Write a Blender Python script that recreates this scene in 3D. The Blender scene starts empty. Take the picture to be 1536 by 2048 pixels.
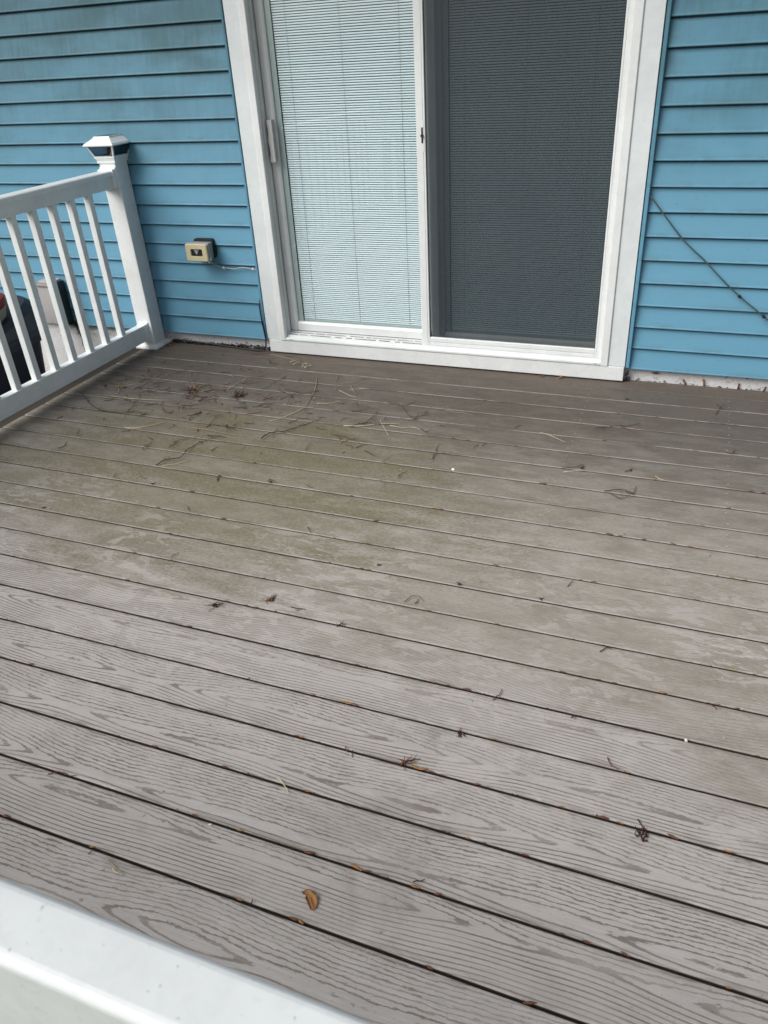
import bpy, bmesh, math, random
from mathutils import Vector, Matrix, noise as mnoise
random.seed(7)
scene = bpy.context.scene
COL = scene.collection

# ------------------------------------------------------------------ camera
cam_d = bpy.data.cameras.new("camera"); cam = bpy.data.objects.new("camera", cam_d); COL.objects.link(cam)
scene.camera = cam
cam.location = (0.0, -3.6843, 1.4756)
cam.rotation_euler = (1.0227211, 0.0529922, 0.3664676)
cam_d.sensor_fit = 'VERTICAL'; cam_d.sensor_height = 36.0; cam_d.lens = 27.229
cam_d.clip_start = 0.02; cam_d.clip_end = 600
cam_d.dof.use_dof = True; cam_d.dof.focus_distance = 2.7; cam_d.dof.aperture_fstop = 9.0

# ------------------------------------------------------------------ overcast daylight
SUN_AZ, SUN_EL = math.radians(220), math.radians(43)     # azimuth clockwise from +Y
world = bpy.data.worlds.new("World"); scene.world = world; world.use_nodes = True
wn = world.node_tree; wn.nodes.clear()
sky = wn.nodes.new("ShaderNodeTexSky"); sky.sky_type = 'NISHITA'; sky.sun_disc = False
sky.sun_elevation = SUN_EL; sky.sun_rotation = SUN_AZ; sky.air_density = 1.0; sky.dust_density = 4.0; sky.ozone_density = 1.0
hsv = wn.nodes.new("ShaderNodeHueSaturation"); hsv.inputs["Saturation"].default_value = 0.50
bg = wn.nodes.new("ShaderNodeBackground"); bg.inputs["Strength"].default_value = 0.088
wo = wn.nodes.new("ShaderNodeOutputWorld")
wn.links.new(sky.outputs[0], hsv.inputs["Color"]); wn.links.new(hsv.outputs[0], bg.inputs[0]); wn.links.new(bg.outputs[0], wo.inputs[0])
sun_d = bpy.data.lights.new("sun", 'SUN'); sun_d.energy = 2.4; sun_d.angle = math.radians(45); sun_d.color = (1.0, 0.985, 0.96)
sun = bpy.data.objects.new("sun", sun_d); COL.objects.link(sun)
sdir = Vector((math.sin(SUN_AZ)*math.cos(SUN_EL), math.cos(SUN_AZ)*math.cos(SUN_EL), math.sin(SUN_EL)))
sun.rotation_euler = sdir.to_track_quat('Z', 'Y').to_euler(); sun.location = sdir*20
vs = scene.view_settings
scene.display_settings.display_device = 'sRGB'
vs.view_transform = 'Standard'; vs.look = 'None'; vs.gamma = 1.0; vs.exposure = 0.24; vs.use_curve_mapping = False
scene.render.engine = 'CYCLES'
cy = scene.cycles
cy.use_denoising = True; cy.denoiser = 'OPENIMAGEDENOISE'; cy.denoising_prefilter = 'ACCURATE'; cy.denoising_input_passes = 'RGB_ALBEDO_NORMAL'; cy.max_bounces = 8; cy.diffuse_bounces = 4; cy.glossy_bounces = 3; cy.transparent_max_bounces = 12
cy.caustics_reflective = False; cy.caustics_refractive = False
scene.render.film_transparent = False

# ------------------------------------------------------------------ node helpers
class G:
    """tiny shader-graph builder"""
    def __init__(s, name):
        s.m = bpy.data.materials.new(name); s.m.use_nodes = True
        s.t = s.m.node_tree; s.t.nodes.clear()
        s.out = s.t.nodes.new("ShaderNodeOutputMaterial")
    def n(s, typ, **props):
        x = s.t.nodes.new(typ)
        for k, v in props.items(): setattr(x, k, v)
        return x
    def put(s, sock, v):
        if hasattr(v, "is_output"): s.t.links.new(v, sock)
        elif isinstance(v, (tuple, list)) and len(v) == 3 and sock.type == 'RGBA': sock.default_value = (*v, 1)
        else: sock.default_value = v
    def math(s, op, a, b=0.0, c=None, clamp=False):
        x = s.n("ShaderNodeMath", operation=op); x.use_clamp = clamp
        s.put(x.inputs[0], a); s.put(x.inputs[1], b)
        if c is not None: s.put(x.inputs[2], c)
        return x.outputs[0]
    def mul(s, a, b): return s.math('MULTIPLY', a, b)
    def add(s, a, b): return s.math('ADD', a, b)
    def sub(s, a, b): return s.math('SUBTRACT', a, b)
    def sm(s, v, lo, hi):
        x = s.n("ShaderNodeMapRange", interpolation_type='SMOOTHSTEP')
        s.put(x.inputs[0], v); s.put(x.inputs[1], lo); s.put(x.inputs[2], hi); x.inputs[3].default_value = 0; x.inputs[4].default_value = 1
        return x.outputs[0]
    def vec(s, x, y, z=0.0):
        c = s.n("ShaderNodeCombineXYZ")
        for i, v in enumerate((x, y, z)): s.put(c.inputs[i], v)
        return c.outputs[0]
    def sep(s, v):
        c = s.n("ShaderNodeSeparateXYZ"); s.put(c.inputs[0], v); return c.outputs[0], c.outputs[1], c.outputs[2]
    def noise(s, v, scale=1.0, detail=2.0, rough=0.5, dist=0.0):
        x = s.n("ShaderNodeTexNoise"); s.put(x.inputs["Vector"], v)
        x.inputs["Scale"].default_value = scale; x.inputs["Detail"].default_value = detail
        x.inputs["Roughness"].default_value = rough; x.inputs["Distortion"].default_value = dist
        return x.outputs["Fac"]
    def mix(s, f, a, b):
        x = s.n("ShaderNodeMix", data_type='RGBA'); s.put(x.inputs[0], f); s.put(x.inputs[6], a); s.put(x.inputs[7], b)
        return x.outputs[2]
    def mixf(s, f, a, b):
        x = s.n("ShaderNodeMix", data_type='FLOAT'); s.put(x.inputs[0], f); s.put(x.inputs[2], a); s.put(x.inputs[3], b)
        return x.outputs[0]
    def pos(s): return s.n("ShaderNodeNewGeometry").outputs["Position"]
    def obj(s): return s.n("ShaderNodeTexCoord").outputs["Object"]
    def rnd(s): return s.n("ShaderNodeObjectInfo").outputs["Random"]
    def bump(s, h, dist=0.001, strength=1.0):
        x = s.n("ShaderNodeBump"); x.inputs["Strength"].default_value = strength; x.inputs["Distance"].default_value = dist
        s.put(x.inputs["Height"], h); return x.outputs[0]
    def bsdf(s, color, rough=0.5, normal=None, metal=0.0, spec=0.5):
        b = s.n("ShaderNodeBsdfPrincipled"); s.put(b.inputs["Base Color"], color); s.put(b.inputs["Roughness"], rough)
        b.inputs["Metallic"].default_value = metal; b.inputs["Specular IOR Level"].default_value = spec
        if normal is not None: s.put(b.inputs["Normal"], normal)
        s.t.links.new(b.outputs[0], s.out.inputs[0]); return s.m

def plain(name, col, rough=0.5, metal=0.0, var=0.12, scale=30, spec=0.5):
    g = G(name); p = g.pos()
    f = g.noise(p, scale, 3, 0.6)
    c = g.mix(f, tuple(x*(1-var) for x in col), tuple(min(1, x*(1+var)) for x in col))
    return g.bsdf(c, rough, g.bump(g.noise(p, scale*8, 2), 0.0003, 0.4), metal, spec)

# ---- composite deck board: embossed cathedral grain, algae, water marks
def deck_material():
    g = G("composite_decking")
    ox, oy, oz = g.sep(g.obj()); rnd = g.rnd(); px, py, pz = g.sep(g.pos()); P = g.vec(px, py, 0.0)
    r2 = g.math('FRACT', g.mul(rnd, 17.31)); r3 = g.math('FRACT', g.mul(rnd, 91.7))
    u = g.add(ox, g.mul(rnd, 53.0))
    v = g.add(oy, g.mul(g.sub(r2, 0.5), 0.09))
    seed = g.mul(r3, 37.0)
    wob = g.mul(g.sub(g.noise(g.vec(g.mul(u, 2.6), g.mul(v, 5.0), seed), 1.0, 2, 0.5), 0.5), 0.034)
    jag = g.mul(g.sub(g.noise(g.vec(g.mul(u, 34.0), g.mul(v, 130.0), seed), 1.0, 3, 0.7), 0.5), 0.0062)
    vv = g.add(v, g.add(wob, jag))
    d = g.mul(g.noise(g.vec(g.mul(u, 0.72), seed, 3.0), 1.0, 2.0, 0.45), 0.29)
    d = g.add(d, g.mul(jag, 0.9))
    r = g.add(g.math('SQRT', g.add(g.mul(vv, vv), 0.00016)), d)
    ph = g.math('FRACT', g.math('DIVIDE', r, 0.0094))
    tri = g.math('ABSOLUTE', g.sub(ph, 0.5))
    edge = g.add(tri, g.mul(g.sub(g.noise(g.vec(g.mul(u, 70), g.mul(v, 380), seed), 1.0, 3, 0.75), 0.5), 0.26))
    groove = g.sub(1.0, g.sm(edge, 0.07, 0.19))
    lowfade = g.sm(g.noise(g.vec(g.mul(u, 4.5), g.mul(v, 20), seed), 1.0, 3, 0.65), 0.34, 0.62)
    groove = g.mul(groove, g.mixf(lowfade, 0.50, 1.0))
    fine = g.noise(g.vec(g.mul(u, 11), g.mul(v, 480), seed), 1.0, 4, 0.7)
    # world-space weathering and painted shade masks, slightly different from board to board
    Ps = g.vec(px, py, g.mul(r3, 0.6))
    n1 = g.noise(P, 1.7, 4, 0.55, 0.3); n2 = g.noise(g.vec(g.mul(px, 6), g.mul(py, 15), g.mul(r3, 2)), 1.0, 6, 0.68, 0.3)
    grit = g.noise(g.vec(g.mul(px, 60), g.mul(py, 150), 0.0), 1.0, 5, 0.8)
    gritm = g.sm(grit, 0.40, 0.62)
    film = g.sm(g.add(py, g.add(g.mul(g.sub(n1, 0.5), 1.0), g.add(g.mul(px, 0.07), g.mul(g.sub(n2, 0.5), 0.5)))), -2.50, -1.95)
    ax = g.math('DIVIDE', g.add(px, 1.75), 1.95); ay = g.math('DIVIDE', g.add(py, 1.38), 1.05)
    rad = g.math('SQRT', g.add(g.mul(ax, ax), g.mul(ay, ay)))
    streak = g.noise(g.vec(g.mul(px, 3.2), g.mul(py, 11.0), g.mul(r3, 5.0)), 1.0, 6, 0.68, 0.4)
    alg0 = g.add(g.mul(g.sub(1.0, g.sm(rad, 0.15, 1.25)), 0.40), g.add(g.mul(streak, 0.62), g.mul(g.sub(grit, 0.5), 0.42)))
    algae = g.mul(g.mixf(r2, 0.62, 1.0), g.mul(g.sm(alg0, 0.47, 0.72), g.sub(1.0, g.sm(rad, 0.9, 1.55))))
    wm = g.noise(g.vec(g.mul(px, 11), g.mul(py, 26), 0.0), 1.0, 4, 0.6, 0.9)
    wenv = g.mul(g.sm(g.noise(P, 2.3, 3, 0.5), 0.40, 0.56), g.mul(g.sm(py, -2.85, -2.45), g.sub(1.0, g.sm(py, -1.9, -1.2))))
    wmark = g.mul(g.sm(wm, 0.535, 0.56), wenv)
    tl = g.math('ABSOLUTE', g.sub(g.noise(g.vec(g.mul(px, 9), g.mul(py, 30), 4.0), 1.0, 3, 0.55, 0.6), 0.52))
    tx = g.math('DIVIDE', g.sub(px, 0.27), 0.12); ty = g.math('DIVIDE', g.add(py, 1.88), 0.06)
    tide = g.mul(g.sub(1.0, g.sm(tl, 0.014, 0.032)), g.sub(1.0, g.sm(g.add(g.mul(tx, tx), g.mul(ty, ty)), 0.6, 1.5)))
    smudge = g.sm(g.add(g.mul(g.noise(Ps, 3.1, 6, 0.66, 0.6), 0.75), g.mul(grit, 0.25)), 0.50, 0.66)
    far = g.sm(g.add(py, g.mul(g.sub(n2, 0.5), 0.7)), -1.65, -0.35)  # darker toward the house: dirt plus the wall's shade painted in
    tint = g.mix(rnd, (0.505, 0.472, 0.446), (0.550, 0.518, 0.494))
    plateau = g.mix(g.sm(fine, 0.30, 0.75), g.mix(0.55, tint, (0.33, 0.302, 0.28)), tint)
    plateau = g.mix(g.mul(g.sm(n2, 0.45, 0.7), 0.35), plateau, (0.34, 0.312, 0.285))
    gcol = g.mix(g.noise(P, 40, 3), (0.165, 0.142, 0.123), (0.232, 0.204, 0.180))
    vis = g.mixf(film, 0.94, 0.18)
    base = g.mix(g.mul(groove, vis), plateau, gcol)
    filmc = g.mix(g.sm(n2, 0.30, 0.72), (0.372, 0.340, 0.292), (0.262, 0.233, 0.190))
    filmc = g.mix(g.mul(gritm, 0.38), filmc, (0.190, 0.160, 0.120))
    base = g.mix(g.mul(film, 0.80), base, filmc)
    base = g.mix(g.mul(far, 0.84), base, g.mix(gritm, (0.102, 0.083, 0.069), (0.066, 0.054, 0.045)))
    base = g.mix(g.mul(smudge, g.mixf(film, 0.26, 0.36)), base, (0.160, 0.136, 0.106))
    base = g.mix(g.mul(algae, 0.72), base, g.mix(gritm, (0.186, 0.165, 0.084), (0.102, 0.090, 0.043)))
    base = g.mix(g.mul(wmark, 0.40), base, (0.52, 0.49, 0.47))
    base = g.mix(g.mul(tide, 0.5), base, (0.58, 0.55, 0.53))
    edge_light = g.mul(g.sub(1.0, g.sm(oy, -0.0662, -0.0630)), g.mul(film, g.sm(g.noise(g.vec(g.mul(u, 3.0), seed, 1.0), 1.0, 4, 0.7), 0.34, 0.58)))  # pale front board edge, sky light painted over the worn rim
    base = g.mix(g.mul(edge_light, 0.5), base, (0.42, 0.395, 0.375))
    eg = g.mul(g.sm(g.math('ABSOLUTE', oy), 0.050, 0.0665), g.sm(g.noise(g.vec(g.mul(u, 7.0), g.mul(oy, 30), seed), 1.0, 5, 0.7), 0.44, 0.62))
    base = g.mix(g.mul(eg, g.mixf(edge_light, 0.45, 0.0)), base, (0.125, 0.103, 0.078))
    speck = g.sm(g.noise(P, 190, 2, 0.6), 0.66, 0.72)
    base = g.mix(g.mul(speck, 0.55), base, (0.10, 0.08, 0.065))
    h = g.add(g.mul(groove, g.mixf(film, -1.0, -0.5)), g.add(g.mul(fine, 0.4), g.mul(grit, 0.25)))
    rough = g.mixf(g.sm(n2, 0.35, 0.65), 0.50, 0.78)
    return g.bsdf(base, rough, g.bump(h, 0.0007, 0.9), 0, 0.22)

def siding_material():
    g = G("blue_vinyl_siding"); px, py, pz = g.sep(g.pos()); rnd = g.rnd()
    P = g.vec(px, py, pz)
    grain = g.noise(g.vec(g.mul(px, 9), g.mul(pz, 260), g.mul(rnd, 9)), 1.0, 3, 0.6)
    cloud = g.noise(g.vec(g.mul(px, 2.2), g.mul(pz, 4.0), 0), 1.0, 4, 0.6, 0.4)
    col = g.mix(cloud, (0.108, 0.284, 0.405), (0.138, 0.334, 0.468))
    col = g.mix(g.mul(g.sm(grain, 0.3, 0.8), 0.25), col, (0.150, 0.352, 0.485))
    streaks = g.noise(g.vec(g.mul(px, 34), g.mul(pz, 3.5), 2), 1.0, 4, 0.65)
    up = g.sm(g.add(pz, g.mul(g.sub(cloud, 0.5), 0.8)), 0.65, 1.65)         # mildew and painted eave shade, stronger high on the wall
    mildew_shade = g.mul(up, g.mixf(g.sm(g.add(g.mul(streaks, 0.35), g.mul(cloud, 0.65)), 0.34, 0.66), 0.42, 0.95))
    col = g.mix(g.mul(mildew_shade, 0.88), col, (0.050, 0.118, 0.135))
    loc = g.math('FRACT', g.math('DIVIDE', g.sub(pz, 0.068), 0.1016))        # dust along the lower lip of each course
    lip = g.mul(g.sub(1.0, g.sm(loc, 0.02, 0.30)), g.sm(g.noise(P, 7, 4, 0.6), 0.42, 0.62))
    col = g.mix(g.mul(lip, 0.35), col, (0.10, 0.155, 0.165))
    sp = g.sm(g.noise(P, 120, 1), 0.73, 0.77)
    col = g.mix(g.mul(sp, 0.5), col, (0.05, 0.09, 0.10))
    return g.bsdf(col, g.mixf(cloud, 0.42, 0.58), g.bump(grain, 0.0006, 0.5), 0, 0.28)

def white_material(name, dirt=0.35, rough=0.38, col=(0.80, 0.815, 0.80)):
    g = G(name); p = g.pos(); px, py, pz = g.sep(p)
    n = g.noise(p, 5, 4, 0.6, 0.3)
    c = g.mix(g.sm(n, 0.35, 0.75), col, tuple(x*0.90 for x in col))
    c = g.mix(g.mul(g.sm(g.noise(p, 24, 5, 0.7, 0.5), 0.46, 0.66), 0.5*dirt+0.12), c, tuple(x*0.80 for x in col))
    s = g.sm(g.noise(p, 70, 3, 0.7), 0.60, 0.72)
    c = g.mix(g.mul(g.mul(s, g.sm(g.noise(p, 9, 3), 0.40, 0.65)), dirt), c, (0.36, 0.345, 0.30))
    sp = g.sm(g.noise(p, 160, 1), 0.735, 0.77)
    c = g.mix(g.mul(sp, min(1, dirt*1.2)), c, (0.20, 0.19, 0.17))
    return g.bsdf(c, g.mixf(n, rough*0.85, rough*1.25), g.bump(g.noise(p, 300, 2), 0.0002, 0.25), 0, 0.5)

def glass_material():
    g = G("window_glass")
    t = g.n("ShaderNodeBsdfTransparent"); t.inputs[0].default_value = (0.975, 0.992, 0.992, 1)
    s = g.n("ShaderNodeBsdfGlossy"); s.inputs["Roughness"].default_value = 0.012; s.inputs[0].default_value = (1, 1, 1, 1)
    f = g.n("ShaderNodeFresnel"); g.put(f.inputs[0], g.mixf(g.n('ShaderNodeNewGeometry').outputs['Backfacing'], 1.5, 1/1.5))
    m = g.n("ShaderNodeMixShader"); g.t.links.new(f.outputs[0], m.inputs[0]); g.t.links.new(t.outputs[0], m.inputs[1]); g.t.links.new(s.outputs[0], m.inputs[2])
    g.t.links.new(m.outputs[0], g.out.inputs[0]); return g.m

def mesh_material():
    g = G("insect_screen_mesh"); p = g.pos()
    t = g.n("ShaderNodeBsdfTransparent")
    d = g.n("ShaderNodeBsdfPrincipled"); d.inputs["Base Color"].default_value = (0.016, 0.030, 0.040, 1); d.inputs["Roughness"].default_value = 0.6
    m = g.n("ShaderNodeMixShader"); g.put(m.inputs[0], g.mixf(g.noise(p, 6, 3), 0.69, 0.72))
    g.t.links.new(t.outputs[0], m.inputs[1]); g.t.links.new(d.outputs[0], m.inputs[2]); g.t.links.new(m.outputs[0], g.out.inputs[0]); return g.m

def stucco_material():
    g = G("painted_foundation"); p = g.pos(); px, py, pz = g.sep(p)
    n = g.noise(p, 6, 5, 0.6); f = g.noise(p, 55, 4, 0.65)
    c = g.mix(n, (0.68, 0.68, 0.69), (0.77, 0.77, 0.78))
    c = g.mix(g.mul(g.sm(f, 0.55, 0.72), 0.6), c, (0.30, 0.285, 0.26))
    low = g.mul(g.sub(1.0, g.sm(pz, 0.0, 0.05)), g.sm(pz, -0.03, 0.0))
    c = g.mix(g.mul(low, g.mul(g.sm(g.noise(p, 30, 4, 0.7), 0.52, 0.68), 0.7)), c, (0.10, 0.08, 0.06))
    return g.bsdf(c, 0.85, g.bump(f, 0.004, 0.8), 0, 0.2)

def lawn_material():
    g = G("lawn_grass"); p = g.pos()
    n = g.noise(p, 0.6, 4, 0.6); f = g.noise(p, 40, 3, 0.7)
    c = g.mix(n, (0.045, 0.075, 0.022), (0.085, 0.105, 0.040)); c = g.mix(g.mul(f, 0.5), c, (0.03, 0.045, 0.015))
    return g.bsdf(c, 0.9, g.bump(f, 0.03, 1.0), 0, 0.1)

M = {}
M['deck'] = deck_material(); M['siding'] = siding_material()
M['vinyl'] = white_material("white_vinyl_rail", 0.30, 0.33, (0.82, 0.85, 0.85))
M['trim'] = white_material("white_trim_paint", 0.25, 0.5, (0.71, 0.765, 0.775))
M['nearrail'] = white_material("grimy_handrail_vinyl", 0.42, 0.42, (0.70, 0.735, 0.735))
M['sillboard'] = white_material("weathered_sill_paint", 0.45, 0.6, (0.76, 0.79, 0.785))
M['frame'] = white_material("white_door_vinyl", 0.18, 0.34, (0.79, 0.82, 0.82))
M['glass'] = glass_material(); M['mesh'] = mesh_material(); M['stucco'] = stucco_material(); M['lawn'] = lawn_material()
M['slat'] = plain("blind_slat_enamel", (0.74, 0.865, 0.91), 0.4, 0, 0.03, 4)
M['spacer'] = plain("glazing_spacer", (0.46, 0.56, 0.55), 0.5, 0, 0.05, 8)
M['gasket'] = plain("black_gasket", (0.012, 0.014, 0.015), 0.6)
M['cord'] = plain("ladder_cord", (0.28, 0.34, 0.35), 0.8)
M['room'] = plain("dim_room", (0.05, 0.055, 0.055), 0.9)
M['dirt'] = plain("track_grime", (0.10, 0.085, 0.07), 0.9, 0, 0.6, 90)
M['handle'] = plain("grey_handle", (0.48, 0.485, 0.48), 0.45, 0, 0.06)
M['black'] = plain("black_plastic", (0.014, 0.014, 0.015), 0.4)
M['cream'] = plain("aged_cream_plastic", (0.56, 0.50, 0.31), 0.5, 0, 0.14, 40)
M['greybox'] = plain("grey_box_plastic", (0.30, 0.315, 0.31), 0.55, 0, 0.15)
M['cable'] = plain("grey_cable", (0.34, 0.36, 0.37), 0.5)
M['cablegreen'] = plain("weathered_cable", (0.060, 0.085, 0.085), 0.55)
M['whiteclip'] = plain("white_clip", (0.7, 0.7, 0.69), 0.5)
def smoke_glass():
    g = G("smoked_lamp_glass")
    t = g.n("ShaderNodeBsdfTransparent"); t.inputs[0].default_value = (0.62, 0.70, 0.73, 1)
    s = g.n("ShaderNodeBsdfGlossy"); s.inputs["Roughness"].default_value = 0.03
    m = g.n("ShaderNodeMixShader"); m.inputs[0].default_value = 0.07; g.t.links.new(t.outputs[0], m.inputs[1]); g.t.links.new(s.outputs[0], m.inputs[2])
    g.t.links.new(m.outputs[0], g.out.inputs[0]); return g.m
M['smoke'] = smoke_glass()
M['smoke0'] = plain("smoked_lamp_pane", (0.045, 0.10, 0.13), 0.12, 0, 0.1, 12)
M['solar'] = plain("solar_cell", (0.012, 0.014, 0.02), 0.15)
M['steel'] = plain("zinc_screw", (0.45, 0.45, 0.44), 0.35, 0.9)
M['cart'] = plain("navy_cart_plastic", (0.005, 0.009, 0.024), 0.5, 0, 0.15)
M['cartlid'] = plain("slate_cart_lid", (0.012, 0.020, 0.032), 0.45, 0, 0.2)
M['red'] = plain("faded_red_plastic", (0.20, 0.026, 0.020), 0.5, 0, 0.2)
M['tan'] = plain("tan_band", (0.24, 0.23, 0.20), 0.6, 0, 0.2)
M['utility'] = plain("utility_box_paint", (0.46, 0.445, 0.44), 0.6, 0, 0.10, 20)
M['utilitycap'] = plain("weathered_tan_cap", (0.33, 0.30, 0.265), 0.7, 0, 0.25)
M['wood'] = plain("joist_timber", (0.10, 0.075, 0.055), 0.85, 0, 0.3)
M['root'] = plain("dark_root_bark", (0.034, 0.015, 0.008), 0.85, 0, 0.5, 120)
M['rootred'] = plain("reddish_root_bark", (0.125, 0.040, 0.016), 0.85, 0, 0.45, 120)
M['straw'] = plain("dry_straw", (0.62, 0.54, 0.36), 0.7, 0, 0.2, 90)
M['strawdark'] = plain("weathered_straw", (0.34, 0.27, 0.16), 0.75, 0, 0.25, 90)
M['seed_o'] = plain("orange_seed_wing", (0.34, 0.155, 0.048), 0.6, 0, 0.3, 200)
M['seed_r'] = plain("russet_seed_wing", (0.155, 0.050, 0.022), 0.65, 0, 0.35, 200)
M['seed_y'] = plain("ochre_seed_wing", (0.42, 0.27, 0.08), 0.6, 0, 0.3, 200)
M['leaf'] = plain("tan_leaf_blade", (0.62, 0.34, 0.135), 0.55, 0, 0.3, 90)
M['chip'] = plain("white_paint_chip", (0.82, 0.82, 0.79), 0.5, 0, 0.05)
M['crumb'] = plain("dark_leaf_mould", (0.035, 0.022, 0.015), 0.9, 0, 0.5, 150)
M['boardside'] = plain("grimy_shaded_board", (0.035, 0.028, 0.022), 0.9, 0, 0.4, 60)
M['roof'] = plain("roof_shingle", (0.06, 0.06, 0.062), 0.9, 0, 0.3, 10)

# ------------------------------------------------------------------ mesh helpers
def link(name, me, mat=None, parent=None):
    o = bpy.data.objects.new(name, me); COL.objects.link(o)
    if mat is not None and me is not None and not me.materials: me.materials.append(mat)
    if parent is not None: o.parent = parent
    return o
def tag(o, label=None, cat=None, group=None, kind=None):
    if label: o["label"] = label
    if cat: o["category"] = cat
    if group: o["group"] = group
    if kind: o["kind"] = kind
    return o
def empty(name, loc=(0, 0, 0), parent=None):
    o = bpy.data.objects.new(name, None); COL.objects.link(o); o.location = loc; o.empty_display_size = 0.1
    if parent is not None: o.parent = parent
    return o
def pyd(name, v, f, smooth=False):
    me = bpy.data.meshes.new(name); me.from_pydata([tuple(x) for x in v], [], f); me.validate(); me.update()
    if smooth:
        for p in me.polygons: p.use_smooth = True
    return me
def bm_mesh(name, bm, smooth=False):
    bmesh.ops.recalc_face_normals(bm, faces=bm.faces)
    me = bpy.data.meshes.new(name); bm.to_mesh(me); bm.free()
    if smooth:
        for p in me.polygons: p.use_smooth = True
    return me
def box_bm(bm, x0, x1, y0, y1, z0, z1):
    r = bmesh.ops.create_cube(bm, size=1.0)
    bmesh.ops.scale(bm, vec=(x1-x0, y1-y0, z1-z0), verts=r['verts'])
    bmesh.ops.translate(bm, vec=((x0+x1)/2, (y0+y1)/2, (z0+z1)/2), verts=r['verts'])
    return r['verts']
def box(name, x0, x1, y0, y1, z0, z1, mat, parent=None, bev=0.0015, seg=2):
    bm = bmesh.new(); box_bm(bm, x0, x1, y0, y1, z0, z1)
    if bev: bmesh.ops.bevel(bm, geom=bm.edges[:], offset=min(bev, 0.45*min(x1-x0, y1-y0, z1-z0)), segments=seg, affect='EDGES', profile=0.5)
    return link(name, bm_mesh(name, bm), mat, parent)
def loft(name, rings, mat, parent=None, cap=True, smooth=False, close=True):
    v = [p for r in rings for p in r]; k = len(rings[0]); f = []
    for i in range(len(rings)-1):
        for j in range(k if close else k-1):
            a, b = i*k+j, i*k+(j+1) % k; f.append((a, b, b+k, a+k))
    if cap: f.append(tuple(range(k-1, -1, -1))); f.append(tuple(range((len(rings)-1)*k, len(rings)*k)))
    bm = bmesh.new(); me0 = pyd(name, v, f); bm.from_mesh(me0); bpy.data.meshes.remove(me0)
    return link(name, bm_mesh(name, bm, smooth), mat, parent)
def extrude_x(name, prof, x0, x1, mat, parent=None, nx=1, wob=0.0, seed=0.0):
    """closed (y,z) profile swept along x, optionally with a slight bow"""
    rings = []
    for i in range(nx+1):
        x = x0+(x1-x0)*i/nx
        dy = wob*mnoise.noise(Vector((x*1.7, seed, 0.3))) if wob else 0
        dz = wob*0.9*mnoise.noise(Vector((x*0.9, seed+7.7, 1.3))) if wob else 0
        rings.append([(x, y+dy, z+dz) for y, z in prof])
    return loft(name, rings, mat, parent)
def extrude_y(name, prof, y0, y1, mat, parent=None):
    return loft(name, [[(x, y0, z) for x, z in prof], [(x, y1, z) for x, z in prof]], mat, parent)
def rrect(w, h, r, n=3):
    out = []
    for cx, cy, a0 in ((w/2-r, h/2-r, 0), (-w/2+r, h/2-r, 90), (-w/2+r, -h/2+r, 180), (w/2-r, -h/2+r, 270)):
        for i in range(n+1):
            a = math.radians(a0+90*i/n); out.append((cx+r*math.cos(a), cy+r*math.sin(a)))
    return out
def tube_me(name, pts, rad, n=6, taper=None):
    pts = [Vector(p) for p in pts]; v = []; f = []; m = len(pts)
    for i, p in enumerate(pts):
        t = (pts[min(i+1, m-1)]-pts[max(i-1, 0)]).normalized()
        a = t.cross(Vector((0, 0, 1)));
        if a.length < 1e-4: a = Vector((1, 0, 0))
        a.normalize(); b = t.cross(a)
        r = rad if taper is None else rad*(taper[0]+(taper[1]-taper[0])*i/(m-1))
        for j in range(n):
            q = 2*math.pi*j/n; v.append(p+a*(r*math.cos(q))+b*(r*math.sin(q)))
    for i in range(m-1):
        for j in range(n):
            a_, b_ = i*n+j, i*n+(j+1) % n; f.append((a_, b_, b_+n, a_+n))
    f.append(tuple(range(n-1, -1, -1))); f.append(tuple(range((m-1)*n, m*n)))
    return pyd(name, v, f, True)
def smooth_pts(pts, k=4):
    """Catmull-Rom through the given points"""
    P = [Vector(p) for p in pts]; P = [P[0]*2-P[1]]+P+[P[-1]*2-P[-2]]; out = []
    for i in range(1, len(P)-2):
        for j in range(k):
            t = j/k; a, b, c, d = P[i-1], P[i], P[i+1], P[i+2]
            out.append(0.5*((2*b)+(c-a)*t+(2*a-5*b+4*c-d)*t*t+(3*b-a-3*c+d)*t**3))
    out.append(P[-2]); return out
def copy_part(o, parent, name=None, dloc=(0, 0, 0)):
    c = o.copy(); COL.objects.link(c); c.parent = parent; c.location = Vector(o.location)+Vector(dloc); return c

# ================================================================== ground
bm = bmesh.new(); bmesh.ops.create_grid(bm, x_segments=40, y_segments=40, size=160)
for v in bm.verts: v.co.z = -0.78+0.03*mnoise.noise(Vector((v.co.x*0.1, v.co.y*0.1, 0)))
lawn = link("lawn", bm_mesh("lawn", bm, True), M['lawn']); tag(lawn, "mown green lawn around the house and below the deck", "lawn", kind="structure")

# ================================================================== house
S, Z0 = 0.1016, 0.068                       # siding exposure and height of the first course above the deck
house = tag(empty("house", (-1.2, 0.5, -0.78)), "blue vinyl clad house wall with white framed sliding glass door", "house", kind="thing")
H = empty  # alias
def hpart(o):
    o.parent = house; o.matrix_parent_inverse = Matrix.Translation(house.location).inverted(); return o
prof = [(0.0270, S+0.006), (0.0270, S-0.0060), (0.0164, S-0.0072), (0.0022, 0.0085), (0.0006, 0.0048), (0.0, 0.0022), (0.0012, 0.0), (0.0130, 0.0), (0.0145, 0.004), (0.0190, S-0.012), (0.0290, S-0.010), (0.0290, S+0.006)]
def plank(x0, x1, k):
    z = Z0+k*S
    nx = max(2, int((x1-x0)/0.12))
    o = extrude_x("siding_plank", [(y, zz+z) for y, zz in prof], x0, x1, M['siding'], None, nx, 0.0016, k*3.1+x0)
    hpart(o)
XL, XR = -2.187, -0.255
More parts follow.
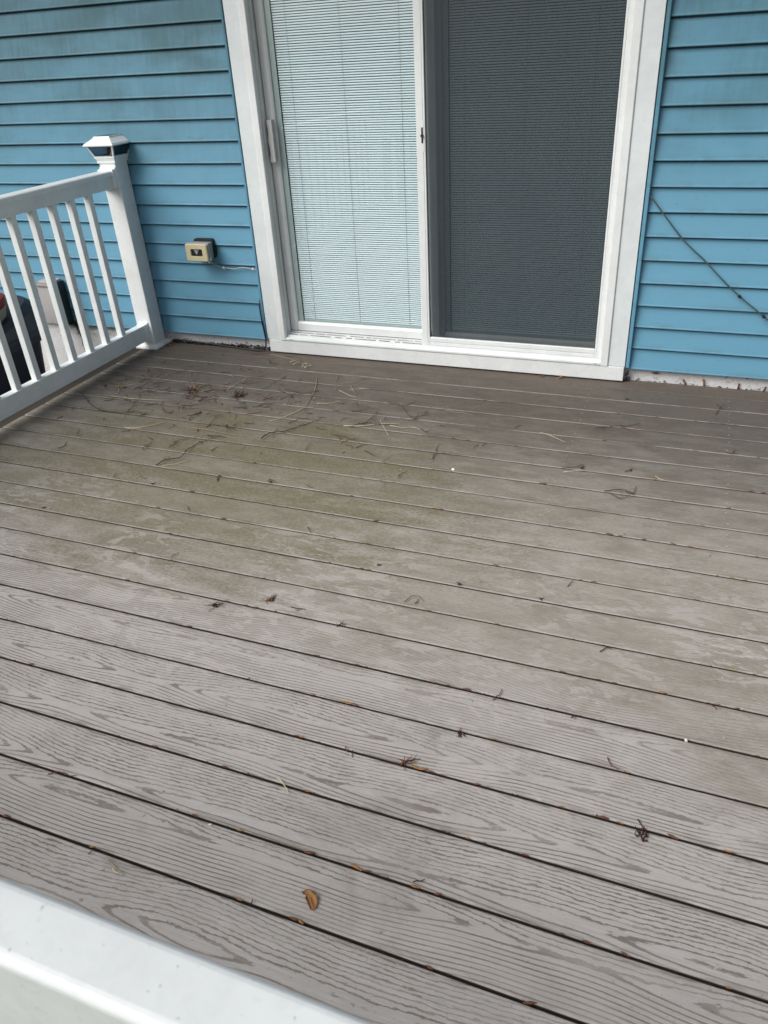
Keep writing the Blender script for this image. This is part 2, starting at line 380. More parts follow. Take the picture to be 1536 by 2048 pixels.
for k in range(-0, 23):
    if Z0+k*S < 2.13:
        plank(-6.2, XL-0.0165, k); plank(XR+0.021, 3.4, k)
    else: plank(-6.2, 3.4, k)
# receiving channels beside the door trim
def channel(x0, x1, z0, z1):
    bm = bmesh.new(); box_bm(bm, x0, x1, -0.016, 0.02, z0, z1)
    bmesh.ops.bevel(bm, geom=bm.edges[:], offset=0.002, segments=2, affect='EDGES')
    hpart(link("siding_channel", bm_mesh("siding_channel", bm), M['siding']))
channel(XL-0.0160, XL-0.0030, Z0+0.004, 2.14); channel(XR+0.0045, XR+0.0205, Z0+0.008, 2.14)
hpart(box("foundation_wall", -6.2, 3.4, 0.040, 0.24, -0.9, 0.0900, M['stucco'], None, 0))
hpart(box("wall_core", -6.2, XL+0.04, 0.0300, 0.24, 0.0925, 2.40, M['room'], None, 0))
hpart(box("wall_core", XR-0.04, 3.4, 0.0300, 0.24, 0.0925, 2.40, M['room'], None, 0))
hpart(box("wall_core", XL+0.042, XR-0.042, 0.0300, 0.24, 2.075, 2.40, M['room'], None, 0))
# the dim room behind the glass
bm = bmesh.new(); box_bm(bm, -3.2, 0.8, 0.242, 3.2, 0.05, 2.45)
for f in [f for f in bm.faces if f.normal.y < -0.5]: bm.faces.remove(f)
me = bpy.data.meshes.new("room_interior"); bm.to_mesh(me); bm.free()
hpart(link("room_interior", me, M['room']))
# eaves
hpart(box("soffit", -6.3, 3.5, -0.52, 0.30, 2.41, 2.43, M['trim'], None, 0))
hpart(box("fascia_board", -6.3, 3.5, -0.545, -0.523, 2.39, 2.56, M['trim'], None, 0.003))
hpart(loft("roof", [[(-6.35, -0.58, 2.57), (3.55, -0.58, 2.57), (3.55, 3.6, 4.3), (-6.35, 3.6, 4.3)], [(-6.35, -0.58, 2.60), (3.55, -0.58, 2.60), (3.55, 3.6, 4.34), (-6.35, 3.6, 4.34)]], M['roof']))

# ---- door frame
frame = hpart(empty("door_frame", (-1.22, 0.0, 0.0))); frame.location = (-1.22, 0, 0)
FP = Vector((-1.22, 0, 0))
def sub(parent, o):
    """parent o (built in world space) under an already placed part"""
    o.parent = parent; bpy.context.view_layer.update(); o.matrix_parent_inverse = parent.matrix_world.inverted(); return o
bpy.context.view_layer.update()
TOP = 2.06
sub(frame, box("casing_board", XL, -2.1085, -0.012, 0.024, 0.0790, 2.14, M['trim'], None, 0.002))
sub(frame, box("casing_board", -0.3325, XR, -0.012, 0.024, 0.0790, 2.14, M['trim'], None, 0.002))
sub(frame, box("casing_board", -2.1075, -0.3335, -0.012, 0.024, TOP+0.002, 2.14, M['trim'], None, 0.002))
sub(frame, box("sill_board", -2.1765, -0.2575, -0.016, 0.022, 0.0085, 0.0775, M['sillboard'], None, 0.0025))
# jambs: outer nose, screen channel, inner stop
def jamb(xo, sgn):
    X = lambda d: xo+sgn*d
    pr = [(0.0, -0.0155), (0.004, -0.0195), (0.034, -0.0195), (0.037, -0.0165), (0.037, 0.004), (0.030, 0.006), (0.030, 0.026), (0.0385, 0.028),
          (0.0385, 0.046), (0.034, 0.049), (0.034, 0.125), (0.0, 0.125)]
    rings = [[(X(d), y, z) for d, y in pr] for z in (0.080, TOP)]
    sub(frame, loft("jamb", rings, M['frame']))
jamb(-2.1078, 1); jamb(-0.3332, -1)
sub(frame, box("head_jamb", -2.069, -0.372, -0.018, 0.124, 2.020, TOP, M['frame'], None, 0.002))
sp = [(-0.0185, 0.0795), (-0.0205, 0.083), (-0.0205, 0.0905), (-0.016, 0.0935), (0.006, 0.0965), (0.006, 0.1045), (0.0095, 0.1055), (0.011, 0.0985), (0.030, 0.1005), (0.030, 0.1085), (0.034, 0.1095), (0.0355, 0.1025), (0.050, 0.1045), (0.050, 0.1140), (0.056, 0.1140), (0.058, 0.1065), (0.125, 0.1150), (0.125, 0.0795)]
sub(frame, extrude_x("threshold", sp, -2.0695, -0.3715, M['frame']))
# grime lying in the tracks: thin seams and a few crumbs
for y0, y1, z in ((0.0125, 0.0285, 0.1022), (0.037, 0.0488, 0.1062)):
    bm = bmesh.new(); x = -2.064
    while x < -1.30:
        w = random.uniform(0.02, 0.10); hgt = random.uniform(0.0003, 0.0012)
        box_bm(bm, x, min(x+w, -1.286), y1-random.uniform(0.0007, 0.0018), y1-0.0001, z-0.002, z+hgt); x += w+(random.uniform(0.0, 0.03) if random.random() < .4 else 0.0004)
    for k in range(10):
        x = random.uniform(-2.06, -1.29); y = random.uniform(y0, y1-0.004); s = random.uniform(.0008, .0022)
        box_bm(bm, x, x+s*2, y, y+s, z-0.002, z+0.0006)
    o = sub(frame, link("track_dirt", bm_mesh("track_dirt", bm), M['dirt'])); o["kind"] = "stuff"
for x in (-2.035, -0.392):
    sub(frame, box("weep_slot", x-0.008, x+0.008, -0.0212, -0.0190, 0.0862, 0.0885, M['black'], None, 0.0006))

# ---- one glazed leaf with blinds between the panes
PITCH = 0.010495
def slat_mesh(x0, x1):
    n = 3; v = []; f = []
    for x in (x0, x1):
        for i in range(n+1):
            t = i/n; v.append((x, 0.0018*t-0.0013*math.sin(math.pi*t), 0.0072*t))
        for i in range(n, -1, -1):
            t = i/n; v.append((x, 0.0018*t-0.0013*math.sin(math.pi*t)+0.00035, 0.0072*t+0.0002))
    k = 2*(n+1)
    for j in range(k): f.append((j, (j+1) % k, k+(j+1) % k, k+j))
    return pyd("blind_slat", v, f)
def leaf(name, x0, x1, gx0, gx1, yf, zb, gz0, mat_frame):
    r = hpart(empty(name)); r.location = ((x0+x1)/2, yf, zb); r.matrix_parent_inverse = Matrix.Translation(house.location).inverted()
    bpy.context.view_layer.update()
    zt = 2.018; gz1 = 1.955; yb = yf+0.040
    def stile(a, b, inner):
        # bead slopes towards the glass on the inner side
        s = 1 if inner == b else -1; out_ = a if inner == b else b
        pr = [(out_, yf), (inner-s*0.010, yf), (inner-s*0.002, yf+0.006), (inner, yf+0.010), (inner, yb), (out_, yb)]
        sub(r, loft("stile", [[(px, py, z) for px, py in pr] for z in (zb, zt)], mat_frame))
    stile(x0, gx0, gx0); stile(gx1, x1, gx1)
    pr = [(yf, zb), (yf, gz0-0.012), (yf+0.006, gz0-0.003), (yf+0.010, gz0), (yb, gz0), (yb, zb)]
    sub(r, extrude_x("bottom_rail", pr, gx0+0.0005, gx1-0.0005, mat_frame))
    sub(r, box("top_rail", gx0+0.0005, gx1-0.0005, yf, yb, gz1, zt, mat_frame, None, 0.002))
    sub(r, box("glass_pane", gx0+0.001, gx1-0.001, yf+0.0115, yf+0.0145, gz0-0.004, gz1+0.002, M['glass'], None, 0))
    ys = yf+0.0165; sw = 0.029
    sub(r, box("glazing_spacer", gx0+0.001, gx0+sw, ys, ys+0.012, gz0+0.001, gz1, M['spacer'], None, 0.001))
    sub(r, box("glazing_spacer", gx1-0.018, gx1-0.001, ys, ys+0.012, gz0+0.001, gz1, M['spacer'], None, 0.001))
    sub(r, box("blind_bottom_bar", gx0+sw+0.002, gx1-0.019, ys+0.003, ys+0.013, gz0+0.0015, gz0+0.0125, M['spacer'], None, 0.002))
    sub(r, box("spacer_gasket", gx0+sw+0.0003, gx0+sw+0.0040, ys+0.0005, ys+0.013, gz0+0.001, gz1, M['gasket'], None, 0))
    sub(r, box("spacer_gasket", gx1-0.0218, gx1-0.0183, ys+0.0005, ys+0.013, gz0+0.001, gz1, M['gasket'], None, 0))
    sub(r, box("dark_backing", gx0+0.001, gx1-0.001, ys+0.016, ys+0.018, gz0+0.001, gz1, M['room'], None, 0))
    me = slat_mesh(gx0+sw+0.0045, gx1-0.0222); me.materials.append(M['slat'])
    inv = r.matrix_world.inverted()
    nsl = int((gz1-gz0-0.016)/PITCH)
    for i in range(nsl):
        z = gz0+0.0145+i*PITCH+random.uniform(-0.00008, 0.00008)
        o = bpy.data.objects.new("blind_slat", me); COL.objects.link(o); o.parent = r; o.matrix_parent_inverse = inv
        o.location = (0, ys+0.004, z); o.rotation_euler = (random.uniform(-0.02, 0.02), random.uniform(-0.00015, 0.00015), 0)
    for fx in (0.10, 0.47, 0.86):
        x = gx0+sw+(gx1-gx0-sw-0.02)*fx
        sub(r, box("ladder_cord", x-0.0006, x+0.0006, ys+0.0015, ys+0.0023, gz0+0.012, gz1, M['cord'], None, 0))
    return r
slider = leaf("sliding_leaf", -2.0685, -1.205, -2.0245, -1.250, 0.060, 0.1165, 0.166, M['frame'])
fixed = leaf("fixed_leaf", -1.2340, -0.3680, -1.1890, -0.3930, 0.0805+0.022, 0.1165, 0.148, M['frame'])
# pull handle on the slider
def pull():
    hx, hy, z0, z1 = -2.0455, 0.060, 0.982, 1.171
    sub(slider, box("handle_backplate", hx-0.011, hx+0.011, hy-0.0040, hy-0.0002, z0, z1, M['frame'], None, 0.001))
    n = 18; rings = []
    for i in range(n+1):
        t = i/n; z = z0+(z1-z0)*t
        off = 0.0085*abs(math.sin(2*math.pi*t))           # two shallow scallops
        a = hx-0.012+off*0.6; b = hx+0.0165
        rings.append([(a, hy-0.034, z), (b, hy-0.034, z), (b, hy-0.0042, z), (b-0.004, hy-0.0042, z), (b-0.004, hy-0.029, z), (a, hy-0.029, z)])
    sub(slider, loft("pull_handle", rings, M['handle']))
    for zz in (z0+0.003, (z0+z1)/2, z1-0.003):
        sub(slider, box("handle_lug", hx-0.0100, hx+0.0060, hy-0.0285, hy-0.0042, zz-0.003 if zz != (z0+z1)/2 else zz-0.016, zz+0.003 if zz != (z0+z1)/2 else zz+0.016, M['frame'], None, 0.001))
pull()
# ---- insect screen on the outer track
screen = hpart(empty("screen_leaf")); screen.location = (-0.82, 0.012, 0.105); bpy.context.view_layer.update()
SX0, SX1, SY = -1.2815, -0.3660, 0.0075
def sstile(a, b, inner, zb=0.1065, zt=2.016):
    s = 1 if inner == b else -1; o_ = a if inner == b else b
    pr = [(o_, SY+0.002), (o_+s*0.002, SY), (inner-s*0.012, SY), (inner-s*0.0095, SY+0.003), (inner-s*0.008, SY), (inner-s*0.002, SY), (inner, SY+0.0025), (inner, SY+0.016), (o_, SY+0.016)]
    sub(screen, loft("stile", [[(x, y, z) for x, y in pr] for z in (zb, zt)], M['frame']))
sstile(SX0, -1.2375, -1.2375); sstile(-0.4035, SX1, -0.4035)
pr = [(SY+0.001, 0.1068), (SY, 0.109), (SY, 0.122), (SY+0.004, 0.1235), (SY+0.004, 0.1265), (SY, 0.128), (SY, 0.1465), (SY+0.003, 0.1495), (SY+0.0155, 0.1495), (SY+0.0155, 0.1068)]
sub(screen, extrude_x("bottom_rail", pr, -1.2370, -0.4040, M['frame']))
sub(screen, box("top_rail", -1.2370, -0.4040, SY, SY+0.0155, 1.975, 2.015, M['frame'], None, 0.002))
sub(screen, box("screen_spline", -1.2372, -1.2345, SY+0.0030, SY+0.0075, 0.150, 1.974, M['gasket'], None, 0.0008))
sub(screen, box("screen_spline", -0.4065, -0.4038, SY+0.0030, SY+0.0075, 0.150, 1.974, M['gasket'], None, 0.0008))
me = pyd("screen_mesh", [(-1.2372, SY+0.0105, 0.1497), (-0.4038, SY+0.0105, 0.1497), (-0.4038, SY+0.0105, 1.9748), (-1.2372, SY+0.0105, 1.9748)], [(0, 1, 2, 3)])
sub(screen, link("screen_mesh", me, M['mesh']))
rp = rrect(0.0145, 0.134, 0.0070, 5)
sub(screen, loft("latch_plate", [[(-1.2520+a, SY-0.0016, 1.089+b) for a, b in rp], [(-1.2520+a, SY+0.001, 1.089+b) for a, b in rp]], M['frame']))
sub(screen, loft("latch_recess", [[(-1.2520+a*0.58, SY-0.0022, 1.094+b*0.50) for a, b in rp], [(-1.2520+a*0.58, SY-0.0010, 1.094+b*0.50) for a, b in rp]], M['black']))
rp2 = rrect(0.0125, 0.010, 0.003, 3)
sub(screen, loft("latch_lever", [[(-1.2520+a, SY-0.0095, 1.0925+b) for a, b in rp2], [(-1.2520+a*0.9, SY-0.0018, 1.0925+b*1.3) for a, b in rp2]], M['black']))
# roof line of dirt between sill and frame
# ================================================================== deck
deck = tag(empty("deck", (0, -1.75, -0.2)), "weathered grey composite deck with algae stains in front of the door", "deck", kind="thing")
def dpart(o): o.parent = deck; o.matrix_parent_inverse = Matrix.Translation(deck.location).inverted(); return o
BW, BP, G0 = 0.1358, 0.1428, -0.0916
DX0, DX1 = -2.972, 2.9
def board_mesh(name, length, width, th=0.024, r=0.0032):
    pr = []
    hw = width/2
    for i in range(4):
        a = math.radians(90*i/3); pr.append((hw-r+r*math.sin(a), -r+r*math.cos(a)))
    pr = pr+[(hw, -0.010), (hw-0.004, -0.011), (hw-0.004, -0.014), (hw, -0.015), (hw, -th)]
    full = [(y, z) for y, z in pr]+[(-y, z) for y, z in reversed(pr)]
    k = len(full); v = []; f = []
    for x in (-length/2, length/2): v += [(x, y, z) for y, z in full]
    for j in range(k): f.append((j, (j+1) % k, k+(j+1) % k, k+j))
    f.append(tuple(range(k))); f.append(tuple(range(2*k-1, k-1, -1)))
    bm = bmesh.new(); t = pyd(name, v, f); bm.from_mesh(t); bpy.data.meshes.remove(t)
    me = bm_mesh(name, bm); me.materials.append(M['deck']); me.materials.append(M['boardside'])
    for q in me.polygons:
        if abs(q.normal.x) < 0.5 and q.center.z < -r-0.001: q.material_index = 1      # gap sides: dirt and painted gap shade in one dark colour
    return me
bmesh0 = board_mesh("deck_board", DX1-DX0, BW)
inv = Matrix.Translation(deck.location).inverted()
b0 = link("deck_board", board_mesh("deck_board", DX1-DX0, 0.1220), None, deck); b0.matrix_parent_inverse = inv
b0.location = ((DX0+DX1)/2, G0+0.002+0.061, 0)
NB = 24
for n in range(1, NB+1):
    o = link("deck_board", bmesh0, None, deck); o.matrix_parent_inverse = inv
    o.location = ((DX0+DX1)/2, G0-BP*(n-0.5)+random.uniform(-0.0004, 0.0004), random.uniform(-0.0005, 0.0003))
DY0 = G0-BP*NB
bme = board_mesh("border_board", abs(DY0)+0.03, 0.128); bme.materials[0] = M['boardside']  # dark colour carries the shade under the bottom rail
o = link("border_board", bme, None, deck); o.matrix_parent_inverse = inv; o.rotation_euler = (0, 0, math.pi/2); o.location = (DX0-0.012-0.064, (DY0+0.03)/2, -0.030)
for k in range(-5, 5):
    dpart(box("joist", 0.221+0.607*k-0.019, 0.221+0.607*k+0.019, DY0+0.01, 0.035, -0.24, -0.026, M['wood'], None, 0))
dpart(box("fascia_board", DX0-0.135, DX1, DY0-0.026, DY0-0.002, -0.26, -0.004, M['deck'], None, 0.002))
dpart(box("fascia_board", DX0-0.160, DX0-0.1370, DY0-0.026, 0.03, -0.26, -0.008, M['deck'], None, 0.002))
for k in range(-4, 4):
    for y in (-0.3, DY0+0.1):
        dpart(box("support_post", 0.221+0.9*k-0.045, 0.221+0.9*k+0.045, y-0.045, y+0.045, -0.85, -0.242, M['wood'], None, 0))
bm = bmesh.new()
for k in range(-5, 3):
    for n in range(1, NB+1):
        for e in (-0.036, 0.036):
            x = 0.221+0.607*k+random.uniform(-0.004, 0.004); y = G0-BP*(n-0.5)+e
            bmesh.ops.create_cone(bm, cap_ends=True, segments=10, radius1=0.0036, radius2=0.0033, depth=0.0016, matrix=Matrix.Translation((x, y, 0.00005)))
o = dpart(link("screw_plug", bm_mesh("screw_plug", bm), M['deck'])); o["kind"] = "stuff"

# ================================================================== railing beside the house
rail = tag(empty("deck_railing", (-2.943, -0.051, 0)), "white vinyl railing running out from the blue wall along the deck edge", "railing", kind="thing")
rail.rotation_euler = (0, -0.012, 0)
RO = Vector((-2.943, -0.051, 0))
def rp_(o):
    o.parent = rail; o.matrix_parent_inverse = Matrix.Translation(-RO); return o
rails_x = -2.945
post = rp_(box("post", -2.994, -2.892, -0.102, 0.0, 0.001, 1.012, M['vinyl'], None, 0.004))
def skirt(parent, cx, cy, h=0.051):
    levels = [(h+0.024, 0.0), (h+0.024, 0.007), (h+0.020, 0.014), (h+0.014, 0.018), (h+0.011, 0.022), (h+0.002, 0.026)]
    rings = [[(cx+sx*r, cy+sy*r, z) for sx, sy in ((-1, -1), (1, -1), (1, 1), (-1, 1))] for r, z in levels]
    return loft("base_trim", rings, M['vinyl'], parent, cap=False)
o = skirt(None, -2.943, -0.051); o.parent = post; o.matrix_parent_inverse = Matrix.Translation(-RO)@Matrix.Identity(4)
o.matrix_parent_inverse = Matrix.Translation(-RO)
o.parent = rail; o.parent = post; o.matrix_parent_inverse = Matrix.Identity(4)
def rail_profile(cx, zt, w, h, cap):
    """(x,z) profile; cap = (width, height) of the moulded handrail cap or None"""
    if cap:
        cw, ch = cap[0]/2, cap[1]
        p = [(-cw, zt-ch), (-cw, zt-0.007), (-cw+0.004, zt-0.003), (-cw+0.018, zt), (cw-0.018, zt), (cw-0.004, zt-0.003), (cw, zt-0.007), (cw, zt-ch), (cw-0.004, zt-ch-0.001), (w/2, zt-ch-0.003), (w/2, zt-h), (-w/2, zt-h), (-w/2, zt-ch-0.003), (-cw+0.004, zt-ch-0.001)]
    else:
        r = 0.004; p = [(-w/2, zt-h), (-w/2, zt-r), (-w/2+r*0.3, zt-r*0.3), (-w/2+r, zt), (w/2-r, zt), (w/2-r*0.3, zt-r*0.3), (w/2, zt-r), (w/2, zt-h)]
    return [(cx+x, z) for x, z in p]
YE = -3.42
rp_(extrude_y("top_rail", rail_profile(rails_x, 0.968, 0.050, 0.088, (0.088, 0.027)), YE, -0.118, M['vinyl']))
rp_(extrude_y("bottom_rail", rail_profile(rails_x, 0.143, 0.050, 0.089, None), YE, -0.118, M['vinyl']))
bal = box("baluster", -0.017, 0.017, -0.017, 0.017, 0.142, 0.8815, M['vinyl'], None, 0.0025)
bal.parent = rail; bal.matrix_parent_inverse = Matrix.Translation(-RO); bal.location = (rails_x, -0.303, 0)
for i in range(1, 23): 
    c = bal.copy(); COL.objects.link(c); c.location = (rails_x, -0.303-0.1335*i, 0)
# brackets where the rails meet the post
for zc, h, w in ((0.925, 0.112, 0.100), (0.097, 0.112, 0.068)):
    b = rp_(box("rail_bracket", rails_x-w/2, rails_x+w/2, -0.1095, -0.1025, zc-h/2, zc+h/2, M['vinyl'], None, 0.003))
    ww = 0.0965 if zc > 0.5 else 0.057
    zz0, zz1 = zc-0.050, zc+0.049
    bm = bmesh.new()
    cl = rp_(box("bracket_collar", rails_x-ww/2, rails_x+ww/2, -0.1300, -0.1100, zz0 if zc < 0.5 else 0.876, zz1 if zc < 0.5 else 0.9725, M['vinyl'], None, 0.003))
    bm.free()
    s = bmesh.new(); bmesh.ops.create_cone(s, cap_ends=True, segments=12, radius1=0.004, radius2=0.003, depth=0.003, matrix=Matrix.Translation((rails_x+w/2-0.008, -0.1105, zc-0.035))@Matrix.Rotation(math.pi/2, 4, 'X'))
    rp_(link("bracket_screw", bm_mesh("bracket_screw", s), M['steel']))
# lantern style solar cap resting on the post
RX = -2.943-0.012*1.012
lamp = tag(empty("post_cap_light", (RX, -0.051, 1.012)), "white lantern shaped solar cap with dark panes on the railing post", "lamp", kind="thing")
lamp.rotation_euler = (0, -0.012, 0)
def sq(r, z): return [(sx*r, sy*r, z) for sx, sy in ((-1, -1), (1, -1), (1, 1), (-1, 1))]
lp = lambda o: setattr(o, "parent", lamp) or o
lp(loft("collar", [sq(0.0525, -0.012), sq(0.0565, -0.012), sq(0.0565, 0.004), sq(0.0595, 0.005), sq(0.0595, 0.010), sq(0.0640, 0.013), sq(0.0640, 0.0185), sq(0.0600, 0.0188)], M['vinyl']))
r0, r1, zb, zt = 0.0630, 0.0850, 0.0190, 0.0735
for sx, sy in ((-1, -1), (1, -1), (1, 1), (-1, 1)):
    t = 0.0080
    lp(loft("corner_bar", [[(sx*(r-a), sy*(r-b), z) for a, b in ((0, 0), (t, 0), (t, t), (0, t))] for r, z in ((r0, zb), (r1, zt))], M['vinyl']))
for a in range(4):
    R = Matrix.Rotation(a*math.pi/2, 4, 'Z')
    pts = [(-r0+0.006, -r0+0.0035, zb), (r0-0.006, -r0+0.0035, zb), (r1-0.006, -r1+0.0035, zt), (-r1+0.006, -r1+0.0035, zt)]
    pts2 = [(x, y+0.002, z) for x, y, z in pts]
    o = lp(loft("lamp_pane", [[tuple(R@Vector(p)) for p in pts], [tuple(R@Vector(p)) for p in pts2]], M['smoke']))
    for z, r, hh in ((zb, r0, 0.0035), (zt-0.0035, r1-0.0014, 0.0035)):
        pp = [(-r+0.0078, -r-0.0002, z), (r-0.0078, -r-0.0002, z), (r-0.0078, -r+0.0032, z), (-r+0.0078, -r+0.0032, z)]
        dr = 0.0014
        qq = [(-r-dr+0.0078, -r-dr-0.0002, z+hh), (r+dr-0.0078, -r-dr-0.0002, z+hh), (r+dr-0.0078, -r-dr+0.0032, z+hh), (-r-dr+0.0078, -r-dr+0.0032, z+hh)]
        lp(loft("pane_rim", [[tuple(R@Vector(p)) for p in pp], [tuple(R@Vector(p)) for p in qq]], M['vinyl']))
lp(loft("cap_roof", [sq(0.088, 0.0737), sq(0.0945, 0.0737), sq(0.0945, 0.0785), sq(0.0905, 0.0805), sq(0.0895, 0.084), sq(0.085, 0.0865), sq(0.052, 0.108), sq(0.050, 0.114), sq(0.046, 0.1145)], M['vinyl']))
lp(loft("solar_panel", [sq(0.0405, 0.1147), sq(0.0405, 0.1163)], M['solar']))
lp(loft("lamp_core", [sq(0.014, 0.0192), sq(0.012, 0.0730)], M['black']))

# ================================================================== railing below the camera
fr = tag(empty("front_railing", (0, -3.472, 0)), "blurred white vinyl handrail crossing the near bottom corner of the picture", "railing", kind="thing")
FO = Vector((0, -3.472, 0))
def fp(o): o.parent = fr; o.matrix_parent_inverse = Matrix.Translation(-FO); return o
fz = 0.905; fy = -3.4725
pp = []
w2, rr = 0.0285, 0.009
for cx, a0 in ((w2-rr, 0), (-w2+rr, 90)):
    for i in range(5):
        a = math.radians(a0+90*i/4); pp.append((fy+cx+rr*math.cos(a), fz-rr+rr*math.sin(a)+0.0))
pp += [(fy-w2, fz-0.138), (fy-w2+0.002, fz-0.139), (fy+w2-0.002, fz-0.139), (fy+w2, fz-0.138)]
fp(extrude_x("top_rail", pp, -2.885, 1.55, M['nearrail']))
fp(extrude_x("bottom_rail", [(fy-0.025, 0.054), (fy+0.025, 0.054), (fy+0.025, 0.143), (fy-0.025, 0.143)], -2.885, 1.55, M['vinyl']))
fb = box("baluster", -0.017, 0.017, -0.017, 0.017, 0.1435, fz-0.1395, M['vinyl'], None, 0.0025)
fb.parent = fr; fb.matrix_parent_inverse = Matrix.Translation(-FO); fb.location = (-2.76, fy, 0)
for i in range(1, 33):
    c = fb.copy(); COL.objects.link(c); c.location = (-2.76+0.1335*i, fy, 0)
for x in (-2.943, 1.608):
    fp(box("post", x-0.051, x+0.051, fy-0.051, fy+0.051, 0.001, 1.01, M['vinyl'], None, 0.004))

# ================================================================== things on the wall
ob = tag(empty("outlet_box", (-2.505, 0, 0.556)), "cream and grey weatherproof outlet box mounted on the blue siding", "outlet box", kind="thing")
OO = Vector((-2.505, 0, 0.556))
def op(o): o.parent = ob; o.matrix_parent_inverse = Matrix.Translation(-OO); return o
def yplate(name, cx, cz, w, h, r, y0, y1, mat, w2=None, h2=None):
    p = rrect(w, h, r, 4); q = rrect(w2 or w, h2 or h, r, 4)
    return op(loft(name, [[(cx+a, y0, cz+b) for a, b in q], [(cx+a, y1, cz+b) for a, b in p]], mat))
yplate("mounting_block", -2.503, 0.562, 0.118, 0.100, 0.012, -0.018, 0.016, M['gasket'])
yplate("back_box", -2.505, 0.556, 0.112, 0.084, 0.006, -0.070, -0.0182, M['greybox'])
yplate("back_flange", -2.505, 0.556, 0.134, 0.094, 0.008, -0.0765, -0.0705, M['utility'])
yplate("gasket", -2.505, 0.555, 0.126, 0.086, 0.008, -0.0815, -0.0768, M['gasket'])
# cover plate with a window: four bars and bevelled rim
cx, cz = -2.506, 0.555
yo = rrect(0.134, 0.090, 0.009, 4); yi = rrect(0.070, 0.037, 0.006, 4)
def ringplate():
    k = len(yo); v = []; f = []
    for (pts, y) in ((yo, -0.0820), (yo, -0.0880), ([(a*0.94, b*0.92) for a, b in yo], -0.0915), ([(a*1.06, b*1.08) for a, b in yi], -0.0915), (yi, -0.0890), (yi, -0.0820)):
        v += [(cx+a, y, cz+b) for a, b in pts]
    for i in range(6):
        for j in range(k):
            a, b = i*k+j, i*k+(j+1) % k; c = ((i+1) % 6)*k
            f.append((a, b, c+(j+1) % k, c+j))
    bm = bmesh.new(); t = pyd("cover_plate", v, f); bm.from_mesh(t); bpy.data.meshes.remove(t); return bm_mesh("cover_plate", bm)
op(link("cover_plate", ringplate(), M['cream']))
yplate("window_recess", cx, cz, 0.069, 0.036, 0.006, -0.0832, -0.0822, M['black'])
op(loft("socket_guard", [[(cx-0.022, -0.0845, cz+0.016), (cx+0.012, -0.0845, cz+0.016), (cx-0.004, -0.0845, cz-0.012)], [(cx-0.022, -0.0835, cz+0.016), (cx+0.012, -0.0835, cz+0.016), (cx-0.004, -0.0835, cz-0.012)]], M['greybox']))
for dx, dz in ((0.0655, -0.036), (0.052, -0.050)):
    bm = bmesh.new(); bmesh.ops.create_cone(bm, cap_ends=True, segments=10, radius1=0.006, radius2=0.005, depth=0.016, matrix=Matrix.Translation((-2.505+dx, -0.066, 0.556+dz)))
    op(link("fitting", bm_mesh("fitting", bm), M['whiteclip']))
cable = tag(link("outlet_cable", tube_me("outlet_cable", smooth_pts([(-2.448, -0.062, 0.505), (-2.447, -0.05, 0.492), (-2.452, -0.022, 0.482), (-2.432, -0.012, 0.468), (-2.405, -0.008, 0.462), (-2.370, -0.007, 0.4585), (-2.335, -0.009, 0.4560), (-2.305, -0.008, 0.4650), (-2.275, -0.008, 0.4655), (-2.235, -0.008, 0.4620), (-2.207, -0.010, 0.4600), (-2.199, -0.012, 0.4690), (-2.195, -0.0165, 0.474)]), 0.0036, 8), M['cable']),
            "grey cable stapled under a siding lap beside the outlet box", "cable", kind="thing")
for x, z in ((-2.404, 0.462), (-2.222, 0.4615)):
    box("cable_clip", x-0.005, x+0.005, -0.014, -0.0045, z-0.005, z+0.006, M['whiteclip'], cable, 0.0015)
    bm = bmesh.new(); bmesh.ops.create_icosphere(bm, subdivisions=1, radius=0.0036, matrix=Matrix.Translation((x+0.002, -0.006, z-0.0085)))
    link("clip_nail", bm_mesh("clip_nail", bm), M['whiteclip'], cable)
bc = smooth_pts([(-2.2110, 0.006, 0.300), (-2.2075, -0.016, 0.275), (-2.2060, -0.0215, 0.235), (-2.2040, -0.0215, 0.18), (-2.1985, -0.0215, 0.12), (-2.1960, -0.0215, 0.075), (-2.2010, -0.020, 0.040), (-2.2200, -0.018, 0.018), (-2.2600, -0.020, 0.0075), (-2.3400, -0.012, 0.0065), (-2.43, 0.000, 0.007), (-2.53, 0.008, 0.010), (-2.64, 0.010, 0.016), (-2.76, 0.018, 0.014), (-2.86, 0.022, 0.008)])
tag(link("black_cable", tube_me("black_cable", bc, 0.0042, 8), M['black']), "black cable dropping beside the door trim and along the wall foot", "cable", kind="thing")
wc = [(-0.2350, -0.004, 0.852), (-0.180, -0.012, 0.790), (-0.089, -0.0085, 0.686), (-0.030, -0.010, 0.632), (0.026, -0.0075, 0.586), (0.105, -0.011, 0.512), (0.184, -0.0075, 0.444), (0.255, -0.010, 0.392), (0.320, -0.008, 0.344), (0.46, -0.010, 0.25), (0.62, -0.010, 0.16)]
wcab = tag(link("wall_cable", tube_me("wall_cable", smooth_pts(wc), 0.0030, 8), M['cablegreen']), "thin dark cable running diagonally down the siding past the door", "cable", kind="thing")
for x, z in ((0.189, 0.4405), (0.300, 0.358), (0.50, 0.225)):
    o = box("cable_clip", -0.007, 0.007, -0.006, 0.006, -0.006, 0.006, M['black'], wcab, 0.002); o.location = (x, -0.011, z); o.rotation_euler = (0, 0.75, 0)

